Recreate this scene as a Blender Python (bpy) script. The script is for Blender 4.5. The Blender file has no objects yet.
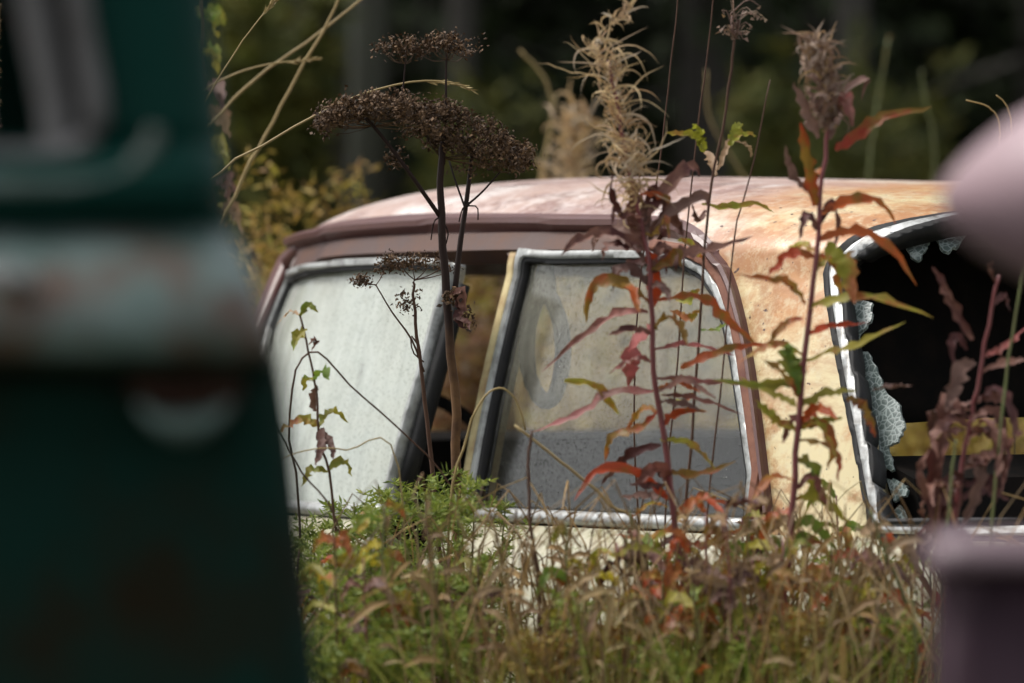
import bpy, math, random
from mathutils import Vector, Matrix
from mathutils.bvhtree import BVHTree
random.seed(11)
R = math.radians
scene = bpy.context.scene
COL = scene.collection

# ------------------------------------------------------------------ camera
CAMZ = 1.15
FPX = 1024 * 200.0 / 36.0
cd = bpy.data.cameras.new('camera')
cam = bpy.data.objects.new('camera', cd); COL.objects.link(cam)
cam.location = (0, 0, CAMZ); cam.rotation_euler = (R(90), 0, 0)
cd.lens = 200; cd.sensor_width = 36; cd.clip_start = 0.1; cd.clip_end = 2000
cd.dof.use_dof = True; cd.dof.focus_distance = 7.85; cd.dof.aperture_fstop = 4.0
scene.camera = cam
# ------------------------------------------------------------------ sky, sun, exposure
SUN_EL, SUN_AZ = 58.0, -75.0          # azimuth measured from +Y (away from camera) towards +X
w = bpy.data.worlds.new('World'); scene.world = w; w.use_nodes = True
nt = w.node_tree; bg = nt.nodes['Background']
sky = nt.nodes.new('ShaderNodeTexSky'); sky.sky_type = 'NISHITA'; sky.sun_disc = False
sky.sun_elevation = R(SUN_EL); sky.sun_rotation = R(SUN_AZ); sky.dust_density = 3.0; sky.air_density = 1.2
hs = nt.nodes.new('ShaderNodeHueSaturation'); hs.inputs['Saturation'].default_value = 0.22
nt.links.new(sky.outputs[0], hs.inputs['Color']); nt.links.new(hs.outputs[0], bg.inputs['Color'])
bg.inputs['Strength'].default_value = 0.10
sl = bpy.data.lights.new('sun', 'SUN'); sl.energy = 1.5; sl.angle = R(18); sl.color = (1.0, 0.96, 0.9)
sun = bpy.data.objects.new('sun', sl); COL.objects.link(sun)
sd_ = Vector((math.sin(R(SUN_AZ)) * math.cos(R(SUN_EL)), math.cos(R(SUN_AZ)) * math.cos(R(SUN_EL)), math.sin(R(SUN_EL))))
sun.rotation_euler = sd_.to_track_quat('Z', 'Y').to_euler(); sun.location = (0, 5, 12)
vs = scene.view_settings
vs.view_transform = 'Standard'; vs.look = 'None'; vs.gamma = 1.0; vs.use_curve_mapping = False
vs.exposure = 1.05

# ------------------------------------------------------------------ helpers
def at(px, py, D):
    return Vector(((px - 512) / FPX * D, D, CAMZ - (py - 341.5) / FPX * D))

class MB:
    def __init__(s): s.v = []; s.f = []; s.m = []
    def add(s, vs_, fs, m=0):
        o = len(s.v); s.v += [tuple(p) for p in vs_]
        for f in fs: s.f.append(tuple(i + o for i in f)); s.m.append(m)
    def box(s, lo, hi, m=0):
        x0, y0, z0 = lo; x1, y1, z1 = hi
        s.add([(x0,y0,z0),(x1,y0,z0),(x1,y1,z0),(x0,y1,z0),(x0,y0,z1),(x1,y0,z1),(x1,y1,z1),(x0,y1,z1)],
              [(0,3,2,1),(4,5,6,7),(0,1,5,4),(1,2,6,5),(2,3,7,6),(3,0,4,7)], m)
    def tube(s, pts, r0, r1=None, n=5, m=0, closed=False):
        pts = [Vector(p) for p in pts]; r1 = r0 if r1 is None else r1
        k = len(pts); vs_ = []
        ref = Vector((0.31, 0.2, 0.93))
        for i, p in enumerate(pts):
            if closed: t = pts[(i + 1) % k] - pts[i - 1]
            else: t = pts[min(i + 1, k - 1)] - pts[max(i - 1, 0)]
            if t.length < 1e-9: t = Vector((0, 0, 1))
            t.normalize()
            a = t.cross(ref)
            if a.length < 0.1: a = t.cross(Vector((1, 0, 0)))
            a.normalize(); b = t.cross(a)
            r = r0 + (r1 - r0) * i / max(1, k - 1)
            for j in range(n):
                c = 2 * math.pi * j / n
                vs_.append(p + a * (r * math.cos(c)) + b * (r * math.sin(c)))
        fs = []
        for i in range(k if closed else k - 1):
            i2 = (i + 1) % k
            for j in range(n):
                fs.append((i * n + j, i * n + (j + 1) % n, i2 * n + (j + 1) % n, i2 * n + j))
        if not closed:
            fs.append(tuple(range(n - 1, -1, -1))); fs.append(tuple((k - 1) * n + j for j in range(n)))
        s.add(vs_, fs, m)
    def blade(s, pts, width, normal, fold=0.25, prof='lance', m=0, wave=0.0, rough=0.0, rnd=random):
        pts = [Vector(p) for p in pts]; k = len(pts); vs_ = []; fs = []
        nrm = Vector(normal).normalized()
        for i, p in enumerate(pts):
            t = (pts[min(i + 1, k - 1)] - pts[max(i - 1, 0)])
            if t.length < 1e-9: t = Vector((0, 0, 1))
            t.normalize()
            side = t.cross(nrm)
            if side.length < 0.05: side = t.cross(Vector((0.3, 1, 0.2)))
            side.normalize(); up = side.cross(t)
            u = i / (k - 1)
            if prof == 'lance': wd = max(0.04, math.sin(math.pi * (0.06 + 0.94 * u)) ** 0.75 * (1 - 0.25 * u))
            elif prof == 'grass': wd = max(0.05, (1 - u ** 2.2))
            else: wd = max(0.05, math.sin(math.pi * min(1, 0.1 + 0.9 * u)) ** 0.55)
            wd *= width * 0.5
            wv = wave * wd * math.sin(i * 2.4)
            j1, j2, j3, j4 = (rnd.uniform(-rough, rough) * wd for _ in range(4)) if rough else (0, 0, 0, 0)
            vs_ += [p - side * (wd + j1) + up * (fold * wd + wv + j2), p, p + side * (wd + j3) + up * (fold * wd - wv + j4)]
        for i in range(k - 1):
            a = i * 3
            fs += [(a, a + 1, a + 4, a + 3), (a + 1, a + 2, a + 5, a + 4)]
        s.add(vs_, fs, m)
    def tri(s, p, size, rnd=random):
        d1 = Vector((rnd.uniform(-1, 1), rnd.uniform(-1, 1), rnd.uniform(-1, 1)))
        d2 = Vector((rnd.uniform(-1, 1), rnd.uniform(-1, 1), rnd.uniform(-1, 1)))
        p = Vector(p)
        s.add([p - d1 * size * .5, p + d1 * size * .5 , p + d2 * size], [(0, 1, 2)])

def curve(ctrl, n):
    """Catmull-Rom through control points, n samples"""
    c = [Vector(p) for p in ctrl]
    if len(c) == 2: return [c[0].lerp(c[1], i / (n - 1)) for i in range(n)]
    c = [c[0] * 2 - c[1]] + c + [c[-1] * 2 - c[-2]]
    seg = len(c) - 3; out = []
    for i in range(n):
        u = i / (n - 1) * seg; j = min(int(u), seg - 1); t = u - j
        p0, p1, p2, p3 = c[j:j + 4]
        out.append(0.5 * ((2 * p1) + (p2 - p0) * t + (2 * p0 - 5 * p1 + 4 * p2 - p3) * t * t + (3 * p1 - p0 - 3 * p2 + p3) * t ** 3))
    return out

def link_mesh(name, mb, mats, parent=None, smooth=False, local=False, solid=None):
    me = bpy.data.meshes.new(name)
    off = Vector((0, 0, 0))
    if parent is not None and not local:
        q = parent
        while q is not None: off += q.location; q = q.parent
    me.from_pydata([(a - off.x, b - off.y, c - off.z) for a, b, c in mb.v], [], mb.f)
    if not isinstance(mats, (list, tuple)): mats = [mats]
    for m in mats: me.materials.append(m)
    if len(mats) > 1: me.polygons.foreach_set('material_index', mb.m)
    if smooth: me.polygons.foreach_set('use_smooth', [True] * len(me.polygons))
    me.update()
    o = bpy.data.objects.new(name, me); COL.objects.link(o)
    if parent is not None: o.parent = parent
    if solid:
        md = o.modifiers.new('thickness', 'SOLIDIFY'); md.thickness = solid; md.offset = -1
    return o

def tag(o, label=None, cat=None, group=None, kind=None):
    if label: o['label'] = label
    if cat: o['category'] = cat
    if group: o['group'] = group
    if kind: o['kind'] = kind
    return o

def thing(name, label, cat, loc, rz=0, group=None):
    o = bpy.data.objects.new(name, None); COL.objects.link(o)
    o.empty_display_size = 0.1
    o.location = loc; o.rotation_euler = (0, 0, rz)
    return tag(o, label, cat, group)

# ------------------------------------------------------------------ materials
class NT:
    def __init__(s, name):
        s.m = bpy.data.materials.new(name); s.m.use_nodes = True
        s.t = s.m.node_tree; s.n = s.t.nodes; s.b = s.n['Principled BSDF']; s.out = s.n['Material Output']
        s.tc = s.n.new('ShaderNodeTexCoord')
    def L(s, a, b): s.t.links.new(a, b)
    def noise(s, scale, detail=5, rough=0.6, vec=None, stretch=None):
        n = s.n.new('ShaderNodeTexNoise'); n.inputs['Scale'].default_value = scale
        n.inputs['Detail'].default_value = detail; n.inputs['Roughness'].default_value = rough
        src = vec or s.tc.outputs['Object']
        if stretch:
            mp = s.n.new('ShaderNodeMapping'); mp.inputs['Scale'].default_value = stretch
            s.L(src, mp.inputs['Vector']); src = mp.outputs[0]
        s.L(src, n.inputs['Vector']); return n.outputs['Fac']
    def ramp(s, fac, stops):
        r = s.n.new('ShaderNodeValToRGB'); e = r.color_ramp.elements
        while len(e) < len(stops): e.new(0.5)
        for i, (p, c) in enumerate(stops):
            e[i].position = p; e[i].color = (c, c, c, 1) if not isinstance(c, tuple) else (*c[:3], 1)
        s.L(fac, r.inputs[0]); return r.outputs[0]
    def mix(s, fac, a, b, mode='MIX'):
        x = s.n.new('ShaderNodeMix'); x.data_type = 'RGBA'; x.blend_type = mode
        for k, val in ((0, fac), (6, a), (7, b)):
            if isinstance(val, (int, float)): x.inputs[k].default_value = val
            elif isinstance(val, tuple): x.inputs[k].default_value = (*val[:3], 1)
            else: s.L(val, x.inputs[k])
        return x.outputs[2]
    def bump(s, h, strength=0.3, dist=0.01):
        b = s.n.new('ShaderNodeBump'); b.inputs['Strength'].default_value = strength
        b.inputs['Distance'].default_value = dist; s.L(h, b.inputs['Height']); s.L(b.outputs[0], s.b.inputs['Normal'])
        return b.outputs[0]
    def setp(s, **k):
        for a, val in k.items():
            i = s.b.inputs[a.replace('_', ' ')]
            if hasattr(val, 'type') or hasattr(val, 'is_linked'): s.L(val, i)
            elif isinstance(val, tuple): i.default_value = (*val[:3], 1)
            else: i.default_value = val
    def island(s):
        g = s.n.new('ShaderNodeNewGeometry'); return g.outputs['Random Per Island']

def leafmat(name, stops, rough=0.55, trans=0.3, spots=0.5, per_object=False, second=None):
    t = NT(name)
    if per_object:
        oi = t.n.new('ShaderNodeObjectInfo'); f = oi.outputs['Random']
    else: f = t.island()
    k = len(stops)
    col = t.ramp(f, [(i / max(1, k - 1), c) for i, c in enumerate(stops)])
    nz = t.noise(26, 6, 0.65); nz2 = t.noise(9, 3, 0.5)
    col = t.mix(t.ramp(nz, [(0.35, 0.0), (0.75, spots)]), col, (0.05, 0.025, 0.012))
    col = t.mix(t.ramp(nz2, [(0.35, 0.0), (0.7, 0.35)]), col, stops[-1])
    if second:
        n3 = t.noise(19, 4, 0.6); oi2 = t.n.new('ShaderNodeObjectInfo')
        md = t.n.new('ShaderNodeMath'); md.operation = 'MULTIPLY_ADD'; t.L(oi2.outputs['Random'], md.inputs[0]); md.inputs[1].default_value = .24; t.L(n3, md.inputs[2])
        col = t.mix(t.ramp(md.outputs[0], [(0.56, 0.0), (0.70, 0.9)]), col, second)
        t.bump(t.noise(150, 3, .6), .5, .003)
    t.setp(Base_Color=col, Roughness=rough)
    t.b.inputs['Specular IOR Level'].default_value = 0.35
    if trans > 0:
        tr = t.n.new('ShaderNodeBsdfTranslucent'); t.L(col, tr.inputs['Color'])
        ms = t.n.new('ShaderNodeMixShader'); ms.inputs[0].default_value = trans
        t.L(t.b.outputs[0], ms.inputs[1]); t.L(tr.outputs[0], ms.inputs[2]); t.L(ms.outputs[0], t.out.inputs['Surface'])
    return t.m

def plain(name, col, rough=0.5, metal=0.0, var=0.35, scale=14, dark=(0.03, 0.02, 0.015), bump=0.15, spec=0.5):
    t = NT(name); n = t.noise(scale, 7, 0.65)
    t.b.inputs['Specular IOR Level'].default_value = spec
    c = t.mix(t.ramp(n, [(0.42, 0.0), (0.72, var)]), col, dark)
    rr = t.n.new('ShaderNodeMapRange'); rr.inputs[3].default_value = rough * 0.7; rr.inputs[4].default_value = min(1, rough * 1.4)
    t.L(n, rr.inputs[0])
    t.setp(Base_Color=c, Metallic=metal, Roughness=rr.outputs[0])
    if bump: t.bump(t.noise(scale * 5, 4), bump, 0.002)
    return t.m

def paint_shell():
    t = NT('faded_paint_rust')
    sx = t.n.new('ShaderNodeSeparateXYZ'); t.L(t.tc.outputs['Object'], sx.inputs[0])
    big = t.noise(3.2, 5, 0.6); mid = t.noise(7, 9, 0.72); fine = t.noise(60, 6, 0.7)
    # front of the roof is sun-bleached pinkish primer, rear and pillars keep cream paint
    ad = t.n.new('ShaderNodeMath'); ad.operation = 'MULTIPLY_ADD'; t.L(big, ad.inputs[0]); ad.inputs[1].default_value = 0.7; 
    t.L(sx.outputs[0], ad.inputs[2])
    side = t.n.new('ShaderNodeMath'); side.operation = 'SUBTRACT'; t.L(ad.outputs[0], side.inputs[0]); side.inputs[1].default_value = 0.28
    g = t.ramp(side.outputs[0], [(0.0, 0.0), (0.30, 1.0)])
    col = t.mix(g, (0.68, 0.58, 0.34), (0.80, 0.73, 0.69))
    zb = t.n.new('ShaderNodeMapRange'); zb.inputs[1].default_value = 1.10; zb.inputs[2].default_value = 1.30; zb.inputs[3].default_value = -.10; zb.inputs[4].default_value = .05; t.L(sx.outputs[2], zb.inputs[0])
    mz = t.n.new('ShaderNodeMath'); t.L(mid, mz.inputs[0]); t.L(zb.outputs[0], mz.inputs[1])
    col = t.mix(t.ramp(mz.outputs[0], [(0.42, 0.0), (0.56, 0.95)]), col, t.mix(g, (0.48, 0.22, 0.075), (0.45, 0.31, 0.26)))
    run = t.noise(13, 7, .7, stretch=(.22, 1.0, 1.0))
    col = t.mix(t.ramp(run, [(0.50, 0.0), (0.64, 0.6)]), col, t.mix(g, (0.40, 0.20, 0.10), (0.24, 0.125, 0.115)))
    col = t.mix(t.ramp(t.noise(4.6, 10, 0.74), [(0.505, 0.0), (0.565, 0.75)]), col, t.mix(g, (0.36, 0.15, 0.045), (0.22, 0.115, 0.095)))
    vz = t.ramp(sx.outputs[2], [(1.02, 0.0), (1.03, 0.0)])
    pale = t.ramp(fine, [(0.50, 0.0), (0.68, 0.6)])
    col = t.mix(pale, col, t.mix(g, (0.62, 0.55, 0.36), (0.60, 0.50, 0.50)))
    spot = t.ramp(t.noise(95, 3, 0.5), [(0.67, 0.0), (0.72, 1.0)])
    col = t.mix(spot, col, (0.07, 0.03, 0.02))
    rr = t.ramp(mid, [(0.3, 0.22), (0.7, 0.50)])
    t.setp(Base_Color=col, Roughness=rr)
    t.bump(mid, 0.25, 0.003)
    return t.m

def paint_door():
    t = NT('mossy_cream_paint')
    mid = t.noise(9, 8, 0.7); fine = t.noise(55, 6, 0.7)
    col = t.mix(t.ramp(mid, [(0.42, 0.0), (0.66, 0.8)]), (0.46, 0.44, 0.33), (0.26, 0.21, 0.11))
    col = t.mix(t.ramp(fine, [(0.50, 0.0), (0.64, 0.85)]), col, (0.13, 0.14, 0.045))
    col = t.mix(t.ramp(t.noise(4, 7, .7), [(0.58, 0.0), (0.68, 0.8)]), col, (0.22, 0.09, 0.035))
    t.setp(Base_Color=col, Roughness=0.5); t.bump(fine, 0.4, 0.003)
    return t.m

def glassmat(name, haze, tint, drops=0.5, dirty=(0.42, 0.45, 0.42), clear_low=None, vary=.16, gloss=.9):
    t = NT(name)
    v = t.n.new('ShaderNodeTexVoronoi'); v.inputs['Scale'].default_value = 170; t.L(t.tc.outputs['Object'], v.inputs['Vector'])
    drop = t.ramp(v.outputs['Distance'], [(0.10, 1.0), (0.30, 0.0)])
    streak = t.noise(26, 6, 0.65, stretch=(1.0, 1.0, 0.07)); blot = t.noise(5, 6, 0.65)
    hz = t.mix(0.5, t.ramp(streak, [(0.32, max(0, haze - 0.26)), (0.68, min(1, haze + 0.24))]), t.ramp(blot, [(0.3, max(0, haze - vary)), (0.7, min(1, haze + vary))]))
    if clear_low:                        # condensation has run off the lowest part of the pane
        sx = t.n.new('ShaderNodeSeparateXYZ'); t.L(t.tc.outputs['Object'], sx.inputs[0])
        md = t.n.new('ShaderNodeMath'); md.operation = 'MULTIPLY_ADD'; t.L(t.noise(14, 5, .6, stretch=(1, 1, .15)), md.inputs[0]); md.inputs[1].default_value = .12; t.L(sx.outputs[2], md.inputs[2])
        mr = t.n.new('ShaderNodeMapRange'); mr.inputs[1].default_value = clear_low; mr.inputs[2].default_value = clear_low + .08; t.L(md.outputs[0], mr.inputs[0])
        hz = t.mix(mr.outputs[0], (.015, .015, .015), hz)
    hz = t.mix(t.ramp(drop, [(0.0, 0.0), (1.0, drops * 0.6)]), hz, (0.0, 0.0, 0.0))
    bmp = t.n.new('ShaderNodeBump'); bmp.inputs['Strength'].default_value = drops; bmp.inputs['Distance'].default_value = 0.003
    t.L(drop, bmp.inputs['Height'])
    tr = t.n.new('ShaderNodeBsdfTransparent'); tr.inputs[0].default_value = (*tint, 1)
    df = t.n.new('ShaderNodeBsdfDiffuse'); t.L(t.mix(t.ramp(blot, [(0.4, 0.0), (0.7, 0.6)]), dirty, (0.36, 0.36, 0.28)), df.inputs[0])
    tl = t.n.new('ShaderNodeBsdfTranslucent'); tl.inputs[0].default_value = (*dirty, 1)
    dm = t.n.new('ShaderNodeMixShader'); dm.inputs[0].default_value = 0.35
    t.L(df.outputs[0], dm.inputs[1]); t.L(tl.outputs[0], dm.inputs[2])
    m1 = t.n.new('ShaderNodeMixShader'); t.L(hz, m1.inputs[0]); t.L(tr.outputs[0], m1.inputs[1]); t.L(dm.outputs[0], m1.inputs[2])
    gl = t.n.new('ShaderNodeBsdfGlossy'); gl.inputs['Roughness'].default_value = 0.12; t.L(bmp.outputs[0], gl.inputs['Normal'])
    lw = t.n.new('ShaderNodeLayerWeight'); t.L(bmp.outputs[0], lw.inputs['Normal']); pw = t.n.new('ShaderNodeMath'); pw.operation = 'POWER'; t.L(lw.outputs['Facing'], pw.inputs[0]); pw.inputs[1].default_value = 4.5
    fr = t.n.new('ShaderNodeMath'); fr.operation = 'ADD'; fr.inputs[1].default_value = .04; t.L(pw.outputs[0], fr.inputs[0])
    m2 = t.n.new('ShaderNodeMixShader'); fm = t.n.new('ShaderNodeMath'); fm.operation = 'MULTIPLY'; t.L(fr.outputs[0], fm.inputs[0]); fm.inputs[1].default_value = gloss; t.L(fm.outputs[0], m2.inputs[0]); t.L(m1.outputs[0], m2.inputs[1]); t.L(gl.outputs[0], m2.inputs[2])
    t.L(m2.outputs[0], t.out.inputs['Surface'])
    return t.m

def shardmat():
    t = NT('crazed_glass')
    v = t.n.new('ShaderNodeTexVoronoi'); v.feature = 'DISTANCE_TO_EDGE'; v.inputs['Scale'].default_value = 120
    t.L(t.tc.outputs['Object'], v.inputs['Vector'])
    e = t.ramp(v.outputs['Distance'], [(0.0, 1.0), (0.14, 0.0)])
    t.setp(Base_Color=t.mix(e, (0.10, 0.135, 0.125), (0.36, 0.42, 0.40)), Roughness=0.3)
    t.b.inputs['Alpha'].default_value = 0.82
    t.bump(v.outputs['Distance'], 0.25, 0.002)
    return t.m

M = {}
M['shell'] = paint_shell(); M['door'] = paint_door()
M['mauve'] = plain('maroon_paint_gutter_shade', (0.105, 0.045, 0.042), 0.36, 0, 0.6, 10, (0.10, 0.035, 0.02))  # maroon parts; on the gutter band it also paints the roof side's shade
M['header_shade'] = plain('dark_shadow_header', (0.055, 0.022, 0.016), .6, 0, .5, 12, (0.16, 0.06, 0.02))  # brown stands in for the shadow gap under the drip rail
M['alu'] = plain('weathered_aluminium', (0.40, 0.41, 0.40), 0.45, 0.5, 0.85, 34, (0.07, 0.065, 0.055))
M['rustframe'] = plain('rusted_frame', (0.20, 0.075, 0.04), 0.7, 0, 0.8, 25, (0.10, 0.035, 0.03))
M['rubber'] = plain('old_rubber', (0.014, 0.014, 0.015), 0.6, 0, 0.5, 30, (0.035, 0.034, 0.03), spec=.25)
M['chrome'] = plain('pitted_chrome', (0.50, 0.51, 0.50), 0.36, 0.5, 0.9, 40, (0.09, 0.075, 0.06))
M['cream'] = plain('cream_edge_paint', (0.60, 0.50, 0.26), 0.5, 0, 0.8, 22, (0.25, 0.11, 0.04))
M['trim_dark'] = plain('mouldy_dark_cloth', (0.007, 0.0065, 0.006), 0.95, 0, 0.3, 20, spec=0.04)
M['seat'] = plain('brown_seat_vinyl', (0.03, 0.022, 0.016), 0.8, 0, 0.5, 12, spec=0.1)
M['glass_front'] = glassmat('misted_front_glass', 0.66, (0.9, 0.95, 0.92), 0.6, (0.88, 0.92, 0.86), vary=.42)
M['glass_rear'] = glassmat('rain_specked_rear_glass', 0.15, (0.98, 0.98, 0.96), 0.9, (0.62, 0.60, 0.50), clear_low=1.08, vary=.26, gloss=.9)
M['shard'] = shardmat()
M['soil'] = plain('forest_soil', (0.035, 0.03, 0.015), 0.95, 0, 0.7, 3, (0.015, 0.02, 0.006))

# ------------------------------------------------------------------ ground
mb = MB()
N_ = 40
for j in range(N_ + 1):
    for i in range(N_ + 1):
        u, v_ = i / N_ * 2 - 1, j / N_ * 2 - 1
        x = u * 12 * (1 + 60 * abs(u) ** 6); y = 10 + v_ * 14 * (1 + 60 * abs(v_) ** 6)
        mb.v.append((x, y, 0.03 * math.sin(x * 1.7) * math.cos(y * 1.3) - 0.03))
for j in range(N_):
    for i in range(N_):
        a = j * (N_ + 1) + i; mb.f.append((a, a + 1, a + N_ + 2, a + N_ + 1)); mb.m.append(0)
tag(link_mesh('ground', mb, M['soil'], smooth=True), 'dark damp soil under the weeds', 'ground', kind='structure')

# ================================================================== the abandoned car
ALPHA = 34.0
CAR = Vector((0.760, 8.391, 0)); RZ = R(90 + ALPHA)
car = thing('abandoned_car', 'rusting cream and pink saloon car with misted side windows, sunk among weeds', 'car', CAR, RZ)
toL = Matrix.Rotation(-RZ, 3, 'Z')
SC, NE, NF, WR, HC = 0.5, 4.5, 3.5, 1.25, 0.152
def hh(w): t = (w - .9) / .4; return .70 - .07 * t - .035 * t * abs(t)
def ar(w): t = (w - .9) / .4; return 1.35 - .45 * t
def af(w): t = (w - .9) / .4; return 1.15 - .24 * t
def rho(w): return 1.0 if w <= WR else max(0.0, 1 - min(1, (w - WR) / HC) ** 2.3) ** (1 / 3.0)
def dims(w):
    wc = min(w, WR); r = rho(w); return af(wc) * r, ar(wc) * r, hh(wc) * r
def side_y(s, w):
    f, b, h = dims(w); a = f if s > SC else b
    q = abs(s - SC) / max(1e-6, a); e = NF if s > SC else NE
    return h * max(0.0, 1 - q ** e) ** (1 / e)
def polar(phi, w):                       # phi 0 = rear, pi = front, + = near (left) side
    f, b, h = dims(w); c, s_ = math.cos(phi), math.sin(phi); a = b if c > 0 else f
    e = NE if c > 0 else NF
    r = ((abs(c) / a) ** e + (abs(s_) / h) ** e) ** (-1 / e)
    x = SC - r * c
    return Vector((x, r * s_, w + (0.035 * (x - SC) * (w - WR) / HC if w > WR else 0)))
# theta samples, even by arc length at mid height
dense = [polar(2 * math.pi * i / 3000, 1.1) for i in range(3001)]
cum = [0.0]
for a, b in zip(dense, dense[1:]): cum.append(cum[-1] + (b - a).length)
NTH = 280; TH = []; j = 0
for i in range(NTH):
    tgt = cum[-1] * i / NTH
    while cum[j + 1] < tgt: j += 1
    TH.append(2 * math.pi * j / 3000)
ws = [0.84 + i * 0.0205 for i in range(21)]                    # up to 1.25
rs = [1 - (i / 26.0) ** 1.6 for i in range(1, 26)]
def w_of_rho(r): return WR + HC * (1 - r ** 3.0) ** (1 / 2.3)
ws += [w_of_rho(r) for r in rs]
SV = []; SF = []
for wv in ws:
    for th in TH: SV.append(polar(th, wv))
top = len(SV); SV.append(Vector((SC, 0, WR + HC)))
for k in range(len(ws) - 1):
    for i in range(NTH):
        a, b = k * NTH + i, k * NTH + (i + 1) % NTH
        SF.append((b, a, a + NTH, b + NTH))
k = len(ws) - 1
for i in range(NTH): SF.append((k * NTH + (i + 1) % NTH, k * NTH + i, top))
bvh = BVHTree.FromPolygons([tuple(v) for v in SV], SF)
camL = toL @ (Vector((0, 0, CAMZ)) - CAR)
def cast(px, py, rot=None, hinge=None):
    d = toL @ (at(px, py, 8.0) - Vector((0, 0, CAMZ))); o = camL.copy(); d.normalize()
    if rot is not None:
        m = Matrix.Rotation(-rot, 3, 'Z'); o = hinge + m @ (o - hinge); d = m @ d
    hit = bvh.ray_cast(o, d)
    return hit[0]

def sdf(poly, x, y):
    d = 1e9; inside = False; n = len(poly); j = n - 1
    for i in range(n):
        ax, ay = poly[j]; bx, by = poly[i]
        ex, ey = bx - ax, by - ay; wx, wy = x - ax, y - ay
        t = max(0, min(1, (wx * ex + wy * ey) / (ex * ex + ey * ey + 1e-12)))
        dx, dy = wx - ex * t, wy - ey * t; d = min(d, dx * dx + dy * dy)
        if (ay > y) != (by > y) and x < (bx - ax) * (y - ay) / (by - ay + 1e-12) + ax: inside = not inside
        j = i
    return -math.sqrt(d) if inside else math.sqrt(d)

def clip(V, F, g):
    nv = list(V); nf = []; cache = {}
    for f in F:
        gs = [g[i] for i in f]
        if min(gs) >= 0: nf.append(tuple(f)); continue
        if max(gs) < 0: continue
        out = []
        for a in range(len(f)):
            i, j = f[a], f[(a + 1) % len(f)]
            if g[i] >= 0: out.append(i)
            if (g[i] >= 0) != (g[j] >= 0):
                key = (min(i, j), max(i, j))
                if key not in cache:
                    t = g[i] / (g[i] - g[j]); cache[key] = len(nv); nv.append(nv[i].lerp(nv[j], t))
                out.append(cache[key])
        if len(out) >= 3: nf.append(tuple(out))
    used = sorted({i for f in nf for i in f}); mp = {o: n for n, o in enumerate(used)}
    return [nv[i] for i in used], [tuple(mp[i] for i in f) for f in nf]

def region(ctrl, n=60):
    pts = [Vector((a, b, 0)) for a, b in ctrl]
    return [(p.x, p.y) for p in pts]

# ---- openings, traced on the body
def trace(pix, **k):
    out = []
    for p in pix:
        h = cast(*p, **k)
        if h is not None: out.append(h)
    return out
rd_pix = [(522, 247), (560, 246), (620, 245), (660, 246), (690, 251), (712, 263), (727, 283), (738, 315), (746, 355), (754, 410), (762, 470), (768, 512)]
rd = [(p.x, p.z) for p in trace(rd_pix)]
s_b = rd[0][0]
rd_poly = rd + [(rd[-1][0] - .02, 0.80), (s_b - 0.01, 0.80)]
fd_open = [(s_b + .022, 0.80), (s_b + .022, 1.283), (0.95, 1.285), (1.06, 1.268), (1.12, 1.22), (1.22, 0.95), (1.22, 0.80)]
wrap = [(892, 536), (883, 490), (874, 445), (863, 395), (853, 345), (845, 300), (843, 282), (848, 268), (860, 257), (880, 246), (910, 237), (945, 229), (985, 222)]
wr = trace(wrap)
def phw(p): return (math.atan2(p.y, SC - p.x), p.z)
rw_half = [phw(p) for p in wr]
wtop = rw_half[-1][1] + 0.012
rw_poly = [(a, b) for a, b in rw_half] + [(rw_half[-1][0] * .5, wtop), (-rw_half[-1][0] * .5, wtop)] + [(-a, b) for a, b in reversed(rw_half)] + [(-rw_half[0][0] * .5, rw_half[0][1] - .012), (rw_half[0][0] * .5, rw_half[0][1] - .012)]
PR = 1.15
rwS = [(a * PR, b) for a, b in rw_poly]
ws_poly = [(-.675, .93), (.675, .93), (.62, 1.16), (.595, 1.22), (.55, 1.27), (0, 1.30), (-.55, 1.27), (-.595, 1.22), (-.62, 1.16)]

V, F = SV, SF
def gfun(fn): return [fn(p) for p in V]
def g_side(poly, sign):
    def f(p):
        if p.y * sign < 0.25 or p.z > 1.33: return 0.5
        return sdf(poly, p.x, p.z)
    return f
def g_rear(p):
    if p.x > 0.3 or p.z > 1.36: return 0.5
    a, b = phw(p); return sdf(rwS, a * PR, b)
def g_front(p):
    if p.x < .9: return 0.5
    return max(1.085 - p.x, .93 - p.z, p.z - 1.262)
for fn in (g_side(rd_poly, 1), g_side(fd_open, 1), g_side(rd_poly, -1), g_side(fd_open, -1), g_rear, g_front):
    V, F = clip(V, F, [fn(p) for p in V])
mb = MB(); mb.add(V, F)
shell = link_mesh('cabin_shell', mb, M['shell'], car, smooth=True, local=True, solid=0.014)
shell['label'] = 'faded pink and cream roof with rust-stained rear pillar'
# headliner just under the roof skin
mb = MB(); rows = [0.95, 0.9, 0.8, 0.65, 0.45, 0.2]
for r in rows:
    wv = w_of_rho(r)
    for i in range(0, NTH, 4):
        p = polar(TH[i], wv); mb.v.append((SC + (p.x - SC) * .99, p.y * .98, p.z - 0.022))
n4 = len(range(0, NTH, 4))
for k in range(len(rows) - 1):
    for i in range(n4):
        mb.f.append((k * n4 + i, k * n4 + (i + 1) % n4, (k + 1) * n4 + (i + 1) % n4, (k + 1) * n4 + i)); mb.m.append(0)
mb.f.append(tuple((len(rows) - 1) * n4 + i for i in range(n4))); mb.m.append(0)
hl = link_mesh('headliner', mb, M['trim_dark'], car, smooth=True, local=True)
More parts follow.
